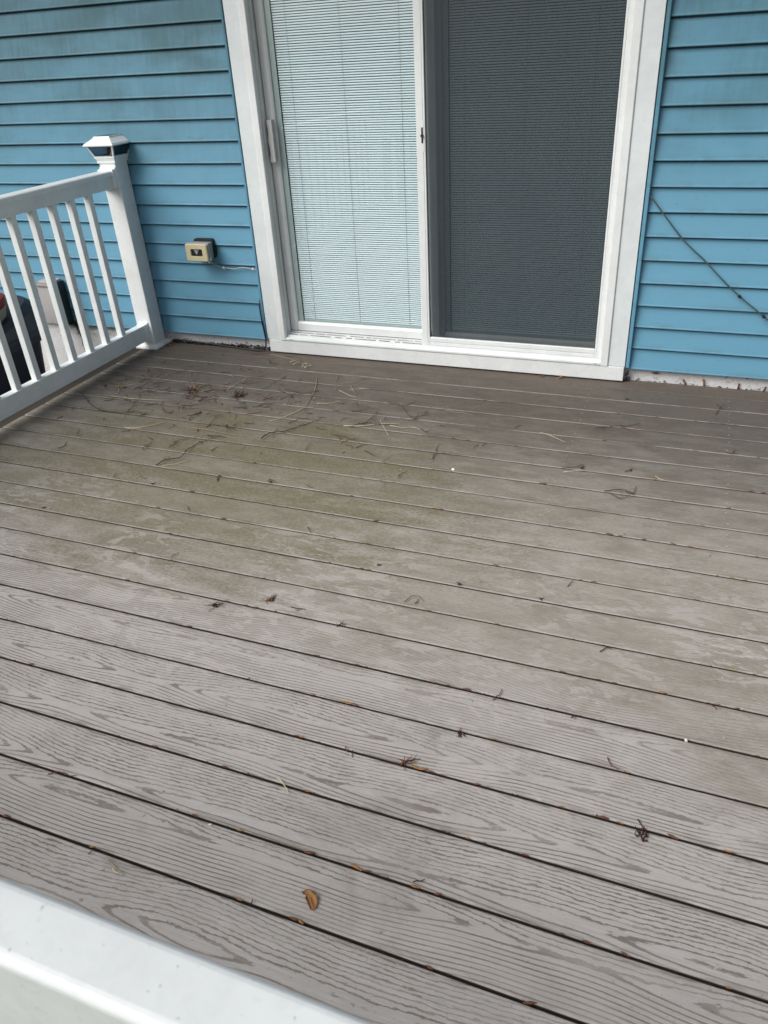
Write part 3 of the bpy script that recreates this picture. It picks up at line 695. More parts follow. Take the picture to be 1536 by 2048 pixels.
ub = tag(empty("utility_box", (-3.615, -0.05, 0.2)), "pale grey utility box with tan top fixed low on the siding behind the railing", "utility box", kind="thing")
for o in (box("cabinet", -3.672, -3.562, -0.100, 0.004, 0.098, 0.326, M['utility'], None, 0.003), box("lid", -3.676, -3.556, -0.108, 0.004, 0.3265, 0.338, M['utilitycap'], None, 0.002),
          box("top_flashing", -3.672, -3.566, -0.080, -0.002, 0.3385, 0.352, M['utility'], None, 0.002), box("side_shadow", -3.5615, -3.553, -0.060, 0.002, 0.090, 0.340, M['black'], None, 0.002)):  # black side strip stands in for the shadow beside the cabinet
    o.parent = ub; o.matrix_parent_inverse = Matrix.Translation((3.615, 0.05, -0.2))
# dead creeper under the utility box
cr = tag(empty("dead_creeper", (-3.60, 0.02, 0.05)), "dark dead creeper stems hanging below the grey utility box", "creeper", kind="thing")
for i in range(9):
    x = random.uniform(-3.68, -3.54); p = [(x, 0.012, 0.085)]; L = random.uniform(0.03, 0.12) if i else 0.19
    for j in range(5): p.append((p[-1][0]+random.uniform(-0.012, 0.02), 0.030-random.random()*0.012, p[-1][2]-L/5))
    o = link("stem", tube_me("stem", p, 0.0035 if i else 0.0045, 5, (1, 0.4)), M['root'], cr); o.matrix_parent_inverse = Matrix.Translation((3.60, -0.02, -0.05))
o = box("leaf_clot", -3.66, -3.535, -0.01, 0.036, 0.062, 0.092, M['crumb'], cr, 0.012); o.matrix_parent_inverse = Matrix.Translation((3.60, -0.02, -0.05))

# ================================================================== wheeled cart standing beyond the railing
ct = tag(empty("wheeled_cart", (-3.66, -0.72, -0.75)), "dark navy wheeled bin with slate lid standing behind the railing", "bin", kind="thing")
def cp(o): o.parent = ct; o.matrix_parent_inverse = Matrix.Translation((3.66, 0.72, 0.75)); return o
def rr_xy(cx, cy, w, d, r, z): return [(cx+a, cy+b, z) for a, b in rrect(w, d, r, 4)]
cp(loft("cart_body", [rr_xy(-3.66, -0.72, 0.46, 0.46, 0.05, -0.73), rr_xy(-3.66, -0.72, 0.52, 0.50, 0.05, -0.2), rr_xy(-3.66, -0.72, 0.575, 0.555, 0.05, 0.165)], M['cart'], smooth=False))
cp(loft("body_rim", [rr_xy(-3.66, -0.72, 0.60, 0.58, 0.05, 0.145), rr_xy(-3.66, -0.72, 0.64, 0.62, 0.06, 0.150), rr_xy(-3.66, -0.72, 0.64, 0.62, 0.06, 0.185), rr_xy(-3.66, -0.72, 0.60, 0.58, 0.05, 0.187)], M['cart']))
def lidring(w, d, r, z, tilt): return [(x, y, z+tilt*(y+0.72)) for x, y, _ in rr_xy(-3.66, -0.72, w, d, r, 0)]
cp(loft("cart_lid", [lidring(0.66, 0.63, 0.06, 0.189, 0.0), lidring(0.665, 0.635, 0.06, 0.212, 0.04), lidring(0.64, 0.61, 0.07, 0.262, 0.26), lidring(0.56, 0.54, 0.08, 0.283, 0.36), lidring(0.25, 0.3, 0.08, 0.288, 0.36)], M['cartlid'], smooth=False))
for s in (-1, 1):
    bm = bmesh.new(); bmesh.ops.create_cone(bm, cap_ends=True, segments=20, radius1=0.11, radius2=0.11, depth=0.05, matrix=Matrix.Translation((-3.66+s*0.25, -0.47, -0.64))@Matrix.Rotation(math.pi/2, 4, 'Y'))
    cp(link("wheel", bm_mesh("wheel", bm), M['black']))
tub = tag(empty("red_tub", (-3.61, -0.74, 0.30)), "faded red plastic tub lying on the lid of the navy bin", "tub", kind="thing")
tub.rotation_euler = (0.34, 0.0, 0.0)
for o in (loft("tub_body", [rr_xy(0, 0, 0.46, 0.30, 0.04, 0.045), rr_xy(0, 0, 0.50, 0.33, 0.04, 0.095), rr_xy(0, 0, 0.42, 0.26, 0.04, 0.120)], M['red']), loft("tub_band", [rr_xy(0, 0, 0.42, 0.26, 0.03, -0.02), rr_xy(0, 0, 0.47, 0.31, 0.03, 0.044)], M['tan'])): o.parent = tub
STRAWS=[[(-2.161,-0.054),(-2.073,-0.074),(-1.968,-0.119),(-1.864,-0.17)],[(-2.606,-0.787),(-2.5,-0.789),(-2.351,-0.761)],[(-2.128,-0.572),(-2.125,-0.479),(-2.114,-0.397)],[(-1.748,-0.314),(-1.697,-0.441),(-1.667,-0.56),(-1.644,-0.675)],[(-1.644,-0.675),(-1.675,-0.768),(-1.733,-0.853)],[(-2.372,-1.086),(-2.293,-1.071),(-2.244,-1.026),(-2.217,-0.977)],[(-2.048,-1.01),(-1.946,-1.016),(-1.838,-1.026),(-1.76,-1.031)],[(-1.381,-0.813),(-1.295,-0.791),(-1.226,-0.757),(-1.142,-0.73)],[(-1.177,-0.763),(-1.118,-0.765),(-1.077,-0.75),(-1.03,-0.771)],[(-1.148,-0.729),(-1.081,-0.789)],[(-1.243,-0.713),(-1.147,-0.857)],[(-1.569,-0.442),(-1.509,-0.475),(-1.454,-0.492)],[(-1.537,-0.37),(-1.468,-0.465)],[(-1.608,-0.615),(-1.551,-0.598),(-1.508,-0.566)],[(-1.968,-1.373),(-1.944,-1.355),(-1.879,-1.299)],[(-1.093,-1.085),(-1.067,-1.026)],[(-2.682,-0.786),(-2.625,-0.791),(-2.599,-0.775)],[(-1.516,-0.413),(-1.482,-0.399),(-1.426,-0.392)],[(-1.916,-0.872),(-1.934,-0.815)],[(-2.352,-1.095),(-2.272,-1.082)],[(-2.677,-0.762),(-2.679,-0.73),(-2.755,-0.631)],[(-1.005,-2.96),(-0.977,-2.969),(-0.942,-2.981)],[(-0.973,-2.979),(-0.953,-2.98)],[(-0.747,-2.654),(-0.719,-2.667),(-0.703,-2.684)],[(-0.989,-0.54),(-0.913,-0.555),(-0.846,-0.56)],[(-0.527,-0.659),(-0.41,-0.722)],[(-0.374,-0.984),(-0.293,-0.953)],[(-1.99,-1.361),(-1.947,-1.326),(-1.902,-1.281)],[(-0.035,-0.931),(0.012,-0.958)]]
TWIGS=[[(-2.865,-0.799),(-2.799,-0.841),(-2.733,-0.894),(-2.664,-0.932),(-2.61,-0.954),(-2.549,-0.956),(-2.476,-0.958),(-2.473,-0.913),(-2.49,-0.842),(-2.507,-0.768)],[(-2.473,-0.913),(-2.458,-0.954),(-2.439,-1.006)],[(-2.46,-0.931),(-2.413,-0.928),(-2.371,-0.946)],[(-2.887,-0.501),(-2.841,-0.509),(-2.82,-0.493)],[(-2.791,-0.604),(-2.749,-0.587),(-2.731,-0.537)],[(-2.647,-0.598),(-2.653,-0.536),(-2.639,-0.49),(-2.621,-0.511),(-2.634,-0.574)],[(-2.729,-0.408),(-2.659,-0.502)],[(-2.658,-0.429),(-2.627,-0.429),(-2.601,-0.488),(-2.602,-0.542)],[(-2.56,-0.601),(-2.542,-0.572),(-2.509,-0.564),(-2.486,-0.531)],[(-2.828,-0.648),(-2.779,-0.66),(-2.744,-0.655),(-2.7,-0.652)],[(-2.623,-0.683),(-2.592,-0.642),(-2.597,-0.592)],[(-2.325,-0.594),(-2.28,-0.696),(-2.28,-0.728)],[(-2.273,-0.663),(-2.203,-0.693),(-2.162,-0.667),(-2.126,-0.658)],[(-2.202,-0.739),(-2.162,-0.714),(-2.142,-0.678),(-2.146,-0.648)],[(-2.215,-0.848),(-2.222,-0.805),(-2.18,-0.774),(-2.137,-0.754)],[(-2.194,-0.707),(-2.185,-0.744),(-2.153,-0.727),(-2.118,-0.74)],[(-2.234,-0.621),(-2.202,-0.604),(-2.156,-0.586),(-2.114,-0.559)],[(-1.899,-0.618),(-1.84,-0.628),(-1.812,-0.59)],[(-1.872,-0.717),(-1.851,-0.682),(-1.791,-0.682),(-1.773,-0.654)],[(-1.732,-0.682),(-1.77,-0.555),(-1.759,-0.536)],[(-1.835,-0.507),(-1.779,-0.51),(-1.745,-0.511)],[(-1.782,-0.583),(-1.749,-0.543),(-1.724,-0.512),(-1.658,-0.48)],[(-1.823,-0.379),(-1.824,-0.349),(-1.801,-0.367)],[(-2.054,-0.393),(-2.039,-0.362),(-2.021,-0.323)],[(-2.293,-0.372),(-2.272,-0.357),(-2.241,-0.353)],[(-1.921,-0.327),(-1.921,-0.396),(-1.947,-0.453)],[(-1.642,-0.261),(-1.62,-0.357)],[(-1.959,-0.522),(-1.939,-0.467)],[(-2.107,-0.949),(-2.127,-0.898),(-2.112,-0.837)],[(-1.993,-0.982),(-1.993,-0.92),(-1.99,-0.849)],[(-1.974,-0.773),(-1.947,-0.751),(-1.91,-0.756),(-1.957,-0.709)],[(-1.931,-0.945),(-1.888,-0.974),(-1.863,-0.967),(-1.877,-0.917)],[(-1.915,-0.941),(-1.861,-1.019)],[(-1.837,-0.907),(-1.809,-0.9),(-1.796,-0.888)],[(-1.678,-1.035),(-1.667,-0.976),(-1.622,-0.944),(-1.586,-0.895),(-1.543,-0.831),(-1.508,-0.781)],[(-1.67,-0.969),(-1.625,-1.008)],[(-1.622,-0.944),(-1.589,-0.961)],[(-1.637,-0.855),(-1.605,-0.806),(-1.567,-0.783)],[(-1.632,-0.7),(-1.602,-0.67),(-1.569,-0.67)],[(-1.528,-0.759),(-1.497,-0.751)],[(-1.991,-1.375),(-1.982,-1.327),(-1.93,-1.295),(-1.936,-1.23),(-1.94,-1.166),(-1.901,-1.089),(-1.857,-1.057)],[(-2.032,-1.227),(-2.028,-1.177),(-2.044,-1.144),(-1.999,-1.115),(-1.962,-1.092)],[(-1.935,-1.065),(-1.89,-1.066),(-1.835,-1.064)],[(-2.138,-1.275),(-2.149,-1.234),(-2.142,-1.208),(-2.159,-1.162)],[(-2.149,-1.234),(-2.127,-1.229)],[(-2.525,-1.233),(-2.552,-1.201),(-2.559,-1.176),(-2.592,-1.149)],[(-1.839,-1.188),(-1.827,-1.148)],[(-1.279,-0.53),(-1.222,-0.545),(-1.172,-0.512),(-1.156,-0.473)],[(-1.408,-0.667),(-1.374,-0.644),(-1.335,-0.602)],[(-1.288,-0.765),(-1.287,-0.692),(-1.295,-0.615)],[(-1.326,-0.775),(-1.278,-0.775),(-1.229,-0.763),(-1.184,-0.743)],[(-1.217,-0.72),(-1.237,-0.651)],[(-1.097,-0.676),(-1.09,-0.647),(-1.089,-0.614)],[(-1.192,-0.561),(-1.117,-0.654),(-1.066,-0.613),(-1.068,-0.572)],[(-1.031,-0.769),(-0.999,-0.78),(-0.981,-0.758)],[(-1.003,-0.769),(-0.991,-0.788)],[(-0.904,-0.937),(-0.91,-0.903),(-0.903,-0.885)],[(-0.895,-1.013),(-0.905,-0.983),(-0.9,-0.965)],[(-0.974,-1.206),(-0.979,-1.165),(-0.958,-1.149)],[(-1.397,-0.91),(-1.335,-0.919),(-1.274,-0.94),(-1.208,-0.947)],[(-1.241,-1.004),(-1.216,-0.956)],[(-1.445,-1.082),(-1.445,-1.046),(-1.44,-1.021)],[(-1.667,-1.419),(-1.685,-1.386),(-1.678,-1.374)],[(-1.465,-1.373),(-1.465,-1.352),(-1.42,-1.375)],[(-2.106,-1.51),(-2.117,-1.48)],[(-2.007,-1.471),(-1.982,-1.481),(-1.966,-1.471)],[(-1.302,-1.354),(-1.269,-1.368)],[(-2.276,-0.072),(-2.216,-0.066),(-2.168,-0.04)],[(-2.05,-0.061),(-1.951,-0.077)],[(-2.134,-0.119),(-2.094,-0.178),(-2.042,-0.193)],[(-2.446,-0.248),(-2.419,-0.28),(-2.395,-0.267)],[(-2.656,-0.269),(-2.628,-0.251),(-2.623,-0.222)],[(-0.202,-1.096),(-0.147,-1.077),(-0.1,-1.086),(-0.095,-1.027)],[(-0.178,-1.116),(-0.132,-1.133),(-0.097,-1.078)],[(-0.371,-0.949),(-0.333,-0.942),(-0.313,-0.911),(-0.297,-0.924)],[(-0.146,-0.921),(-0.127,-0.894)],[(0.165,-0.292),(0.184,-0.232),(0.198,-0.184)],[(0.167,-0.197),(0.19,-0.231),(0.229,-0.232)],[(0.215,-0.653),(0.237,-0.661),(0.255,-0.66)],[(0.237,-0.647),(0.246,-0.622)],[(-0.308,-0.571),(-0.24,-0.533),(-0.168,-0.494),(-0.132,-0.474)],[(-0.211,-0.52),(-0.163,-0.544)],[(-1.014,-2.061),(-0.988,-2.06),(-0.963,-2.06)],[(-0.99,-2.074),(-0.975,-2.056)],[(-1.167,-1.628),(-1.136,-1.663)],[(-1.537,-1.934),(-1.526,-1.906)],[(-1.673,-1.629),(-1.647,-1.652)],[(-0.232,-1.711),(-0.221,-1.675)],[(-0.131,-2.249),(-0.124,-2.24),(-0.123,-2.253)],[(-0.332,-2.251),(-0.321,-2.229),(-0.319,-2.205)],[(-0.097,-1.982),(-0.08,-1.959),(-0.069,-1.967)],[(-0.633,-2.516),(-0.624,-2.528)],[(-0.613,-2.52),(-0.605,-2.539)],[(-0.486,-2.513),(-0.465,-2.501),(-0.449,-2.492)],[(-0.487,-2.529),(-0.483,-2.512)],[(-1.285,-2.82),(-1.274,-2.808),(-1.253,-2.804)],[(-1.231,-2.808),(-1.217,-2.799)],[(-0.03,-2.349),(-0.017,-2.372),(0.001,-2.375)],[(0.183,-2.095),(0.199,-2.104),(0.204,-2.112)],[(-0.687,-1.932),(-0.679,-1.908),(-0.658,-1.899),(-0.633,-1.91)],[(-0.654,-1.934),(-0.65,-1.907)],[(-1.676,-1.408),(-1.684,-1.375)],[(-0.896,-0.948),(-0.894,-1.039)],[(-0.762,-0.888),(-0.751,-0.828)],[(-0.731,-0.846),(-0.72,-0.805)],[(-0.653,-2.948),(-0.656,-2.938)],[(-0.36,-2.799),(-0.34,-2.783)],[(-1.047,-2.965),(-1.041,-2.952)],[(-1.189,-1.027),(-1.132,-1.058)],[(-1.325,-0.98),(-1.273,-0.926)],[(0.052,-2.499),(0.07,-2.526)],[(0.07,-2.526),(0.075,-2.543)],[(-0.383,-2.377),(-0.38,-2.401)],[(-0.376,-2.38),(-0.365,-2.395)]]
CLUMPS=[(-1.247,-2.123,0.028,'d'),(-1.092,-2.041,0.022,'r'),(-0.832,-2.089,0.018,'d'),(-0.553,-1.798,0.017,'d'),(-0.299,-1.797,0.013,'d'),(0.065,-2.539,0.026,'d'),(-0.378,-2.387,0.02,'d'),(-0.838,-1.77,0.014,'d'),(-2.219,-1.789,0.013,'d'),(-1.456,-1.368,0.016,'r'),(-0.31,-0.928,0.02,'d'),(-0.126,-0.898,0.018,'r'),(-1.913,-1.508,0.014,'d'),(-2.844,-0.033,0.045,'o'),(-0.212,-0.211,0.012,'d'),(-0.474,-2.512,0.03,'r')]
SEEDS=[(-1.658,-1.788,0.014,'o'),(-1.725,-1.514,0.022,'r'),(-1.496,-1.66,0.02,'r'),(-0.925,-1.651,0.014,'o'),(-0.945,-1.522,0.02,'r'),(-0.772,-1.367,0.018,'y'),(-1.001,-1.798,0.012,'r'),(-0.862,-1.795,0.014,'o'),(-0.804,-0.802,0.018,'o'),(-0.872,-0.81,0.018,'r'),(-0.601,-0.802,0.012,'r'),(-0.296,-0.804,0.012,'r'),(0.051,-0.679,0.016,'o'),(-0.149,-1.38,0.022,'r'),(-0.112,-1.385,0.014,'r'),(0.11,-1.373,0.016,'o'),(0.144,-1.236,0.01,'r'),(0.238,-1.942,0.014,'y'),(0.075,-2.093,0.018,'o'),(-0.499,-2.228,0.012,'r'),(-0.406,-2.228,0.02,'r'),(-0.698,-2.37,0.022,'o'),(-0.68,-2.372,0.022,'o'),(-0.663,-2.372,0.016,'r'),(-0.79,-2.369,0.014,'o'),(-0.452,-2.512,0.02,'o'),(-0.433,-2.516,0.022,'o'),(-0.413,-2.518,0.02,'r'),(-0.301,-2.517,0.016,'r'),(-0.11,-2.516,0.014,'o'),(-0.02,-2.517,0.026,'r'),(0.017,-2.517,0.014,'o'),(0.065,-2.518,0.014,'r'),(0.125,-2.516,0.022,'r'),(0.238,-2.518,0.018,'o'),(-0.284,-2.659,0.012,'o'),(-0.248,-2.66,0.01,'r'),(-0.159,-2.661,0.014,'r'),(-0.591,-2.806,0.022,'r'),(-0.485,-2.803,0.026,'o'),(-0.46,-2.801,0.018,'r'),(-0.355,-2.802,0.02,'o'),(-0.557,-2.944,0.02,'r'),(-0.545,-2.947,0.016,'o'),(-0.088,-2.947,0.022,'r'),(0.059,-2.802,0.016,'r'),(-1.617,-2.517,0.02,'r'),(-1.3,-2.947,0.02,'r'),(-1.249,-2.805,0.016,'r'),(-0.889,-2.659,0.014,'r'),(-0.667,-2.66,0.014,'o'),(-0.764,-2.804,0.014,'o'),(-1.053,-2.95,0.012,'o'),(-1.432,-2.371,0.01,'r'),(-1.086,-2.371,0.01,'o'),(-0.087,-2.096,0.012,'r'),(-0.298,-2.374,0.012,'o'),(0.172,-1.415,0.01,'o'),(-0.2,-1.669,0.01,'o'),(-0.608,-1.938,0.014,'o'),(-0.395,-1.945,0.014,'o'),(-1.013,-1.252,0.01,'r'),(-1.118,-2.085,0.012,'r'),(-0.102,-1.36,0.01,'r'),(-0.034,-0.943,0.014,'o'),(0.003,-0.949,0.014,'o'),(0.179,-0.802,0.014,'o'),(-1.156,-2.095,0.012,'r'),(-1.82,-2.09,0.012,'r'),(-1.562,-2.105,0.01,'r'),(0.275,-1.519,0.012,'o'),(-0.277,-2.948,0.014,'r')]
CHIPS=[(-0.79,-1.077,0.02),(0.139,-2.235,0.012),(-1.881,-0.184,0.012),(-0.835,-2.813,0.008)]

# ================================================================== litter on the boards
ORD = ["first", "second", "third", "fourth", "fifth", "sixth", "seventh", "eighth", "ninth", "tenth", "eleventh", "twelfth", "thirteenth", "fourteenth", "fifteenth", "sixteenth", "seventeenth", "eighteenth", "nineteenth", "twentieth", "twenty-first", "twenty-second", "twenty-third", "twenty-fourth", "twenty-fifth"]
def ORDX(i):
    tens = {20: "twenty", 30: "thirty", 40: "forty", 50: "fifty"}
    return ORD[i] if i < len(ORD) else (tens[(i+1)//10*10][:-1]+"ieth" if (i+1) % 10 == 0 else tens[(i+1)//10*10]+"-"+ORD[(i+1) % 10-1])
def board_of(y): return 0 if y > G0 else min(24, int((G0-y)/BP)+1)
LITTER = []           # (object, noun, look, x, y, group)
def litter(o, noun, look, x, y, cat, group): LITTER.append((o, noun, look, x, y, cat, group))
def jitter_line(pts, z, amp, k=3):
    P = smooth_pts([(x, y, z) for x, y in pts], k)
    ph = random.uniform(0, 6.28); m = len(P)
    return [Vector((p.x+random.uniform(-amp, amp), p.y+random.uniform(-amp, amp), z+abs(random.gauss(0, 1))*amp*0.9+amp*1.9*(0.5+0.5*math.sin(ph+i*7.0/m)))) for i, p in enumerate(P)]
def ln(pts): return sum((Vector(a)-Vector(b)).length for a, b in zip(pts, pts[1:]))
for i, P in enumerate(STRAWS):
    r = 0.0018 if ln(P) > 0.2 else 0.0013
    pts = jitter_line(P, r+0.0005, 0.0016)
    o = link("straw_stalk", tube_me("straw_stalk", pts, r, 5, (1.0, 0.55)), M['straw'] if i % 3 else M['strawdark'])
    L = ln(P); look = ("long" if L > 0.2 else "short") + (" pale" if i % 3 else " brownish")
    litter(o, "straw stalk", look, P[0][0], P[0][1], "straw", "straw stalks scattered on the deck")
    if i == 0:
        for k in range(6):
            t = pts[-1-k % 4]; q = t+Vector((random.uniform(-.03, .02), random.uniform(-.05, .0), 0.004))
            link("seed_head", tube_me("seed_head", [t, (t+q)/2+Vector((0, 0, .004)), q], 0.0013, 5, (1, 1.6)), M['straw'], o)
for i, P in enumerate(TWIGS):
    L = ln(P); r = random.uniform(.8, 1.2)*(0.0021 if L > 0.25 else (0.0017 if L > 0.1 else 0.0015))
    pts = jitter_line(P, r+0.0006, 0.0030 if L > 0.06 else 0.0012)
    red = i % 2 == 1
    o = link("root_twig", tube_me("root_twig", pts, r, 5, (1.0, 0.45)), M['rootred'] if red else M['root'])
    if L > 0.12:                                    # side rootlets
        for k in range(int(L/0.05)):
            a = pts[random.randrange(1, len(pts)-1)]; ang = random.uniform(0, 6.28); l = random.uniform(0.012, 0.04)
            b = a+Vector((math.cos(ang)*l*.5, math.sin(ang)*l*.5, random.uniform(.001, .006))); c = b+Vector((math.cos(ang+.6)*l*.5, math.sin(ang+.6)*l*.5, -b.z+0.002))
            link("rootlet", tube_me("rootlet", [a, b, c], r*0.55, 4, (1, 0.4)), M['root'], o)
    size = "long" if L > 0.25 else ("slender" if L > 0.1 else "short")
    litter(o, "root twig", size+(" reddish" if red else " dark"), P[0][0], P[0][1], "twig", "root twigs scattered on the deck")
# small loose bits of root spread through the tangle by the railing
for i in range(150):
    x = random.gauss(-2.15, 0.42); y = random.gauss(-0.66, 0.24)
    if x < -2.85 or y > -0.08 or y < -1.3: continue
    a = random.uniform(0, 6.28); l = random.uniform(0.015, 0.07)
    P = [(x, y), (x+math.cos(a)*l*.5, y+math.sin(a)*l*.5), (x+math.cos(a+random.uniform(-.9, .9))*l, y+math.sin(a+random.uniform(-.9, .9))*l)]
    m = random.choice(['root', 'root', 'rootred', 'rootred', 'strawdark'])
    o = link("root_twig", tube_me("root_twig", jitter_line(P, 0.0016, 0.0012), random.uniform(0.0012, 0.0019), 4, (1, .5)), M[m])
    litter(o, "root twig", "tiny "+{"root": "dark", "rootred": "reddish", "strawdark": "brownish"}[m], x, y, "twig", "root twigs scattered on the deck")
def clump(name, x, y, s, mats, n, label, cat, group=None, h=0.5):
    e = empty(name, (x, y, 0))
    for i in range(n):
        a = random.uniform(0, 6.28); p = [Vector((random.uniform(-.25, .25)*s, random.uniform(-.25, .25)*s, 0.002))]
        for j in range(3):
            a += random.uniform(-.9, .9); l = s*random.uniform(.15, .34)
            p.append(p[-1]+Vector((math.cos(a)*l, math.sin(a)*l, random.uniform(-.2, .5)*s*h)))
        for q in p: q.z = max(q.z, 0.0012)
        link("rootlet" if cat != "leaf" else "blade", tube_me("rootlet", p, random.uniform(.0007, .0014) if s > 0.02 else 0.0009, 4, (1, .5)), M[random.choice(mats)], e)
    for i in range(max(2, n//4)):
        bm = bmesh.new(); bmesh.ops.create_icosphere(bm, subdivisions=1, radius=min(.0045, s*random.uniform(.08, .15)), matrix=Matrix.Translation((random.uniform(-.4, .4)*s, random.uniform(-.4, .4)*s, s*.12)))
        link("bud", bm_mesh("bud", bm), M[mats[0]], e)
    return e
nest = tag(clump("root_nest", -2.038, -0.621, 0.055, ['root', 'rootred', 'root', 'strawdark'], 46, "", "roots", h=0.6), "dense dark ball of matted roots, thickest of the tangle near the railing", "roots", kind="thing")
nest2 = tag(clump("root_nest", -2.30, -0.62, 0.10, ['rootred', 'root', 'strawdark'], 34, "", "roots", h=0.25), "loose reddish mat of fine roots beside the dark root ball", "roots", kind="thing")
nest3 = tag(clump("straw_nest", -2.72, -0.66, 0.06, ['strawdark', 'straw', 'root'], 22, "", "roots", h=0.3), "small frayed straw and root tuft closest to the railing", "straw", kind="thing")
for x, y, s, k in CLUMPS:
    if -2.15 < y < -2.0 and x < -1.0: s *= 1.5
    mats = {'d': ['root', 'crumb', 'root'], 'r': ['rootred', 'root', 'seed_r'], 'o': ['seed_o', 'rootred', 'seed_r']}[k]
    o = clump("bud_sprig", x, y, s, mats, 12 if s > .025 else 9, "", "sprig", h=.3)
    if k == 'o': tag(o, "rust brown dead leaf scrap against the base of the railing post", "leaf", kind="thing")
    else: litter(o, "bud sprig", ("blackish" if k == 'd' else "reddish"), x, y, "sprig", "fallen bud sprigs on the deck")
# winged maple seeds and bud scales, most of them caught in the gaps
def seed_mesh(i):
    rnd_ = random.Random(i); n = 6; v = []; f = []; bend = rnd_.uniform(-.18, .18)
    for j in range(n+1):
        t = j/n; w = 0.17*math.sin(math.pi*min(1, t*1.08+.06))**.7*(0.55+0.6*t); z = 0.05+0.20*math.sin(t*math.pi)*rnd_.uniform(.7, 1.2)
        yb = bend*t*t
        v += [(t-.5, yb-w, z*.5), (t-.5, yb, z), (t-.5, yb+w, z*.45)]
    for j in range(n):
        for k in range(2):
            a = j*3+k; f.append((a, a+1, a+4, a+3))
    bm = bmesh.new(); t0 = pyd("seed", v, f, True); bm.from_mesh(t0); bpy.data.meshes.remove(t0)
    bmesh.ops.solidify(bm, geom=bm.faces[:], thickness=0.05)
    bmesh.ops.create_icosphere(bm, subdivisions=1, radius=0.13, matrix=Matrix.Translation((-.47, 0, .1)))
    return bm_mesh("maple_seed", bm, True)
seeds = {(k, i): seed_mesh(i) for k in 'ory' for i in range(4)}
for (k, i), me in seeds.items(): me.materials.append(M['seed_'+k])
def near_gap(y): return abs(((G0-y)/BP) % 1.0-0.5) > 0.40
for i in range(110):
    n = random.randrange(2, 23); y = G0-BP*n; f_ = (n/23.0)
    SEEDS.append((random.uniform(-2.7+1.5*f_, 0.45), y, random.uniform(.008, .017), random.choice('rrro')))
for i, (x, y, s, k) in enumerate(SEEDS):
    o = link("maple_seed", seeds[(k, i % 4)]); o.scale = (s, s*random.uniform(.7, 1.0), s*.7)
    g_ = near_gap(y)
    if g_: y = G0-BP*round((G0-y)/BP)+0.001
    o.location = (x, y, 0.0005 if not g_ else -0.0004); o.rotation_euler = (random.uniform(-.5, .5) if g_ else 0, 0, random.uniform(-.25, .25)+(math.pi if i % 2 else 0) if g_ else random.uniform(0, 6.28))
    litter(o, "seed wing", {'o': 'orange', 'r': 'russet', 'y': 'ochre'}[k], x, y, "seed", "maple seed wings caught between the boards")
# the big maple seed lying in the open by the handrail
bm = bmesh.new(); n = 10; L = 0.046; rows = []
for j in range(n+1):
    t = j/n; w = 0.0095*(0.45+0.75*math.sin(math.pi*min(1.0, t*.92+.05))**.8)*(0.55 if 0.24 < t < 0.36 else 1) if t < 1 else 0.002
    yc = 0.006*math.sin(t*3.0); rows.append([bm.verts.new((L*(t-.5), yc+w*q, 0.0025+0.0035*abs(q)+0.003*math.sin(t*5))) for q in (-1, -.4, .4, 1)])
for a, b in zip(rows, rows[1:]):
    for k in range(3): bm.faces.new((a[k], a[k+1], b[k+1], b[k]))
bmesh.ops.solidify(bm, geom=bm.faces[:], thickness=0.0005)
o = link("maple_leaf_scrap", bm_mesh("maple_leaf_scrap", bm, True), M['leaf']); o.location = (-0.546, -2.903, 0.0008); o.rotation_euler = (0, 0, math.radians(-42))
tag(o, "orange brown curled maple seed lying open beside the near handrail", "seed", kind="thing")
link("midrib", tube_me("midrib", [(-L/2, 0, 0.004), (0, 0.0055, 0.0065), (L/2, 0.002, 0.005)], 0.0007, 4), M['seed_r'], o)
for i, (x, y, s) in enumerate(CHIPS):
    bm = bmesh.new(); bmesh.ops.create_icosphere(bm, subdivisions=1, radius=0.5)
    for v in bm.verts: v.co += Vector((random.uniform(-.16, .16), random.uniform(-.16, .16), random.uniform(-.1, .1)))
    o = link("white_chip", bm_mesh("white_chip", bm), M['chip']); o.scale = (s, s*.65, s*.45); o.location = (x, y, s*.18); o.rotation_euler = (0, 0, i*1.3)
    litter(o, "paint chip", "white", x, y, "chip", "white chips on the deck")
# leaves caught against the foundation beside the door
for i, (x, z, s, k) in enumerate(((-0.113, 0.045, .030, 'r'), (-0.055, 0.058, .030, 'o'), (0.285, 0.052, .028, 'r'), (0.20, 0.055, 0.02, 'r'), (0.02, 0.004, .040, 'r'), (0.10, 0.004, 0.055, 'o'), (0.25, 0.004, .045, 'r'), (0.36, 0.004, 0.04, 'r'), (-0.20, 0.004, 0.03, 'r'), (-0.57, 0.004, 0.05, 'o'), (-0.66, 0.004, .05, 'r'))):
    o = link("maple_seed", seeds[(k, i % 4)]); o.scale = (s, s*.8, s*.8); o.location = (x, 0.030 if x > -0.25 else -0.030, z)
    o.rotation_euler = (1.2 if z > .03 else 0.2, 0.3*i, 0.8*i if z > .03 else 0.2)
    where = "clinging to the foundation" if z > .03 else ("at the foundation foot" if x > -.25 else "under the door sill")
    tag(o, f"{'russet' if k == 'r' else 'orange'} leaf scrap {where}, {ORD[i]} from the wall end of the door sill" if False else f"{'russet' if k == 'r' else 'orange'} leaf scrap {where} beside the glass door, {ORD[i]} smallest", "leaf", "leaf scraps along the wall foot", "thing")
rankx = {}
wall_scraps = sorted([o for o in bpy.data.objects if o.get("group") == "leaf scraps along the wall foot"], key=lambda o: o.location.x)
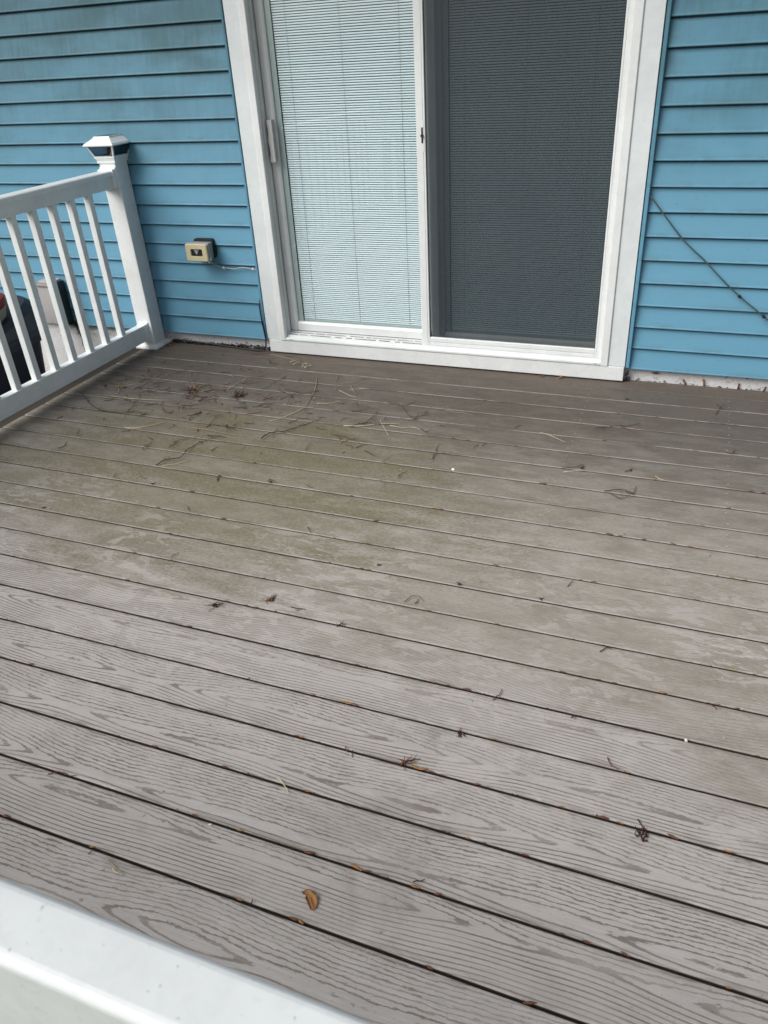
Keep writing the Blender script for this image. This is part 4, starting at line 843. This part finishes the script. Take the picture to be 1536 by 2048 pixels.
for i, o in enumerate(wall_scraps):
    c = "russet" if o.data.materials[0] == M['seed_r'] else "orange"
    place = "clinging to white foundation" if o.location.z > .03 else ("lying at foundation foot" if o.location.x > -.25 else "lying under door sill")
    o["label"] = f"{c} leaf scrap {place}, {ORD[i]} scrap along the house wall from the railing"
# leaf mould heaped along the wall foot
bm = bmesh.new()
def flake(x, y, z, s):
    M4 = Matrix.Translation((x, y, z))@Matrix.Rotation(random.uniform(0, 6.28), 4, 'Z')@Matrix.Rotation(random.uniform(-.6, .6), 4, 'X')@Matrix.Diagonal((s, s*random.uniform(.3, .7), s*random.uniform(.15, .4), 1))
    bmesh.ops.create_icosphere(bm, subdivisions=1, radius=0.5, matrix=M4)
for i in range(420):
    t = random.random(); x = -2.86+0.66*t
    hh = 0.012+0.016*max(0, math.sin(t*9+1))*random.random()
    flake(x, 0.036-0.030*random.random()**1.5, random.random()*hh, random.uniform(.006, .020))
for i in range(60): flake(random.uniform(-0.24, 0.6), 0.037-0.012*random.random(), random.random()*.006, random.uniform(.004, .014))
for i in range(30): flake(-0.248+random.random()*0.012, 0.03-0.03*random.random(), random.random()*.05, random.uniform(.008, .016))
tag(link("leaf_mould", bm_mesh("leaf_mould", bm), M['crumb']), "dark leaf mould heaped along the foot of the house wall", "leaf mould", kind="stuff")
# fine crumbs caught in the board gaps and strewn about
bm = bmesh.new()
for i in range(900):
    n = random.randrange(0, NB); y = G0-BP*n+random.gauss(0, .0016); x = random.uniform(-2.9, 0.6)
    flake(x, y, -0.001+random.random()*.0012, random.uniform(.002, .007))
for i in range(160): flake(random.uniform(-2.8, .5), random.uniform(-3.3, -.12), 0.0006, random.uniform(.0015, .004))
tag(link("gap_debris", bm_mesh("gap_debris", bm), M['crumb']), "dark crumbs of leaf litter caught along the gaps between boards", "debris", kind="stuff")
# every scrap is told apart by its board and its place along it
from collections import defaultdict
byb = defaultdict(list)
for t in LITTER: byb[(board_of(t[4]), t[1])].append(t)
for (b, noun), L in byb.items():
    L.sort(key=lambda t: t[3])
    for i, (o, noun_, look, x, y, cat, group) in enumerate(L):
        tag(o, f"{look} {noun}, {ORDX(i)} {noun.split()[-1]} from railing on {ORD[b]} board from house", cat, group, "thing")
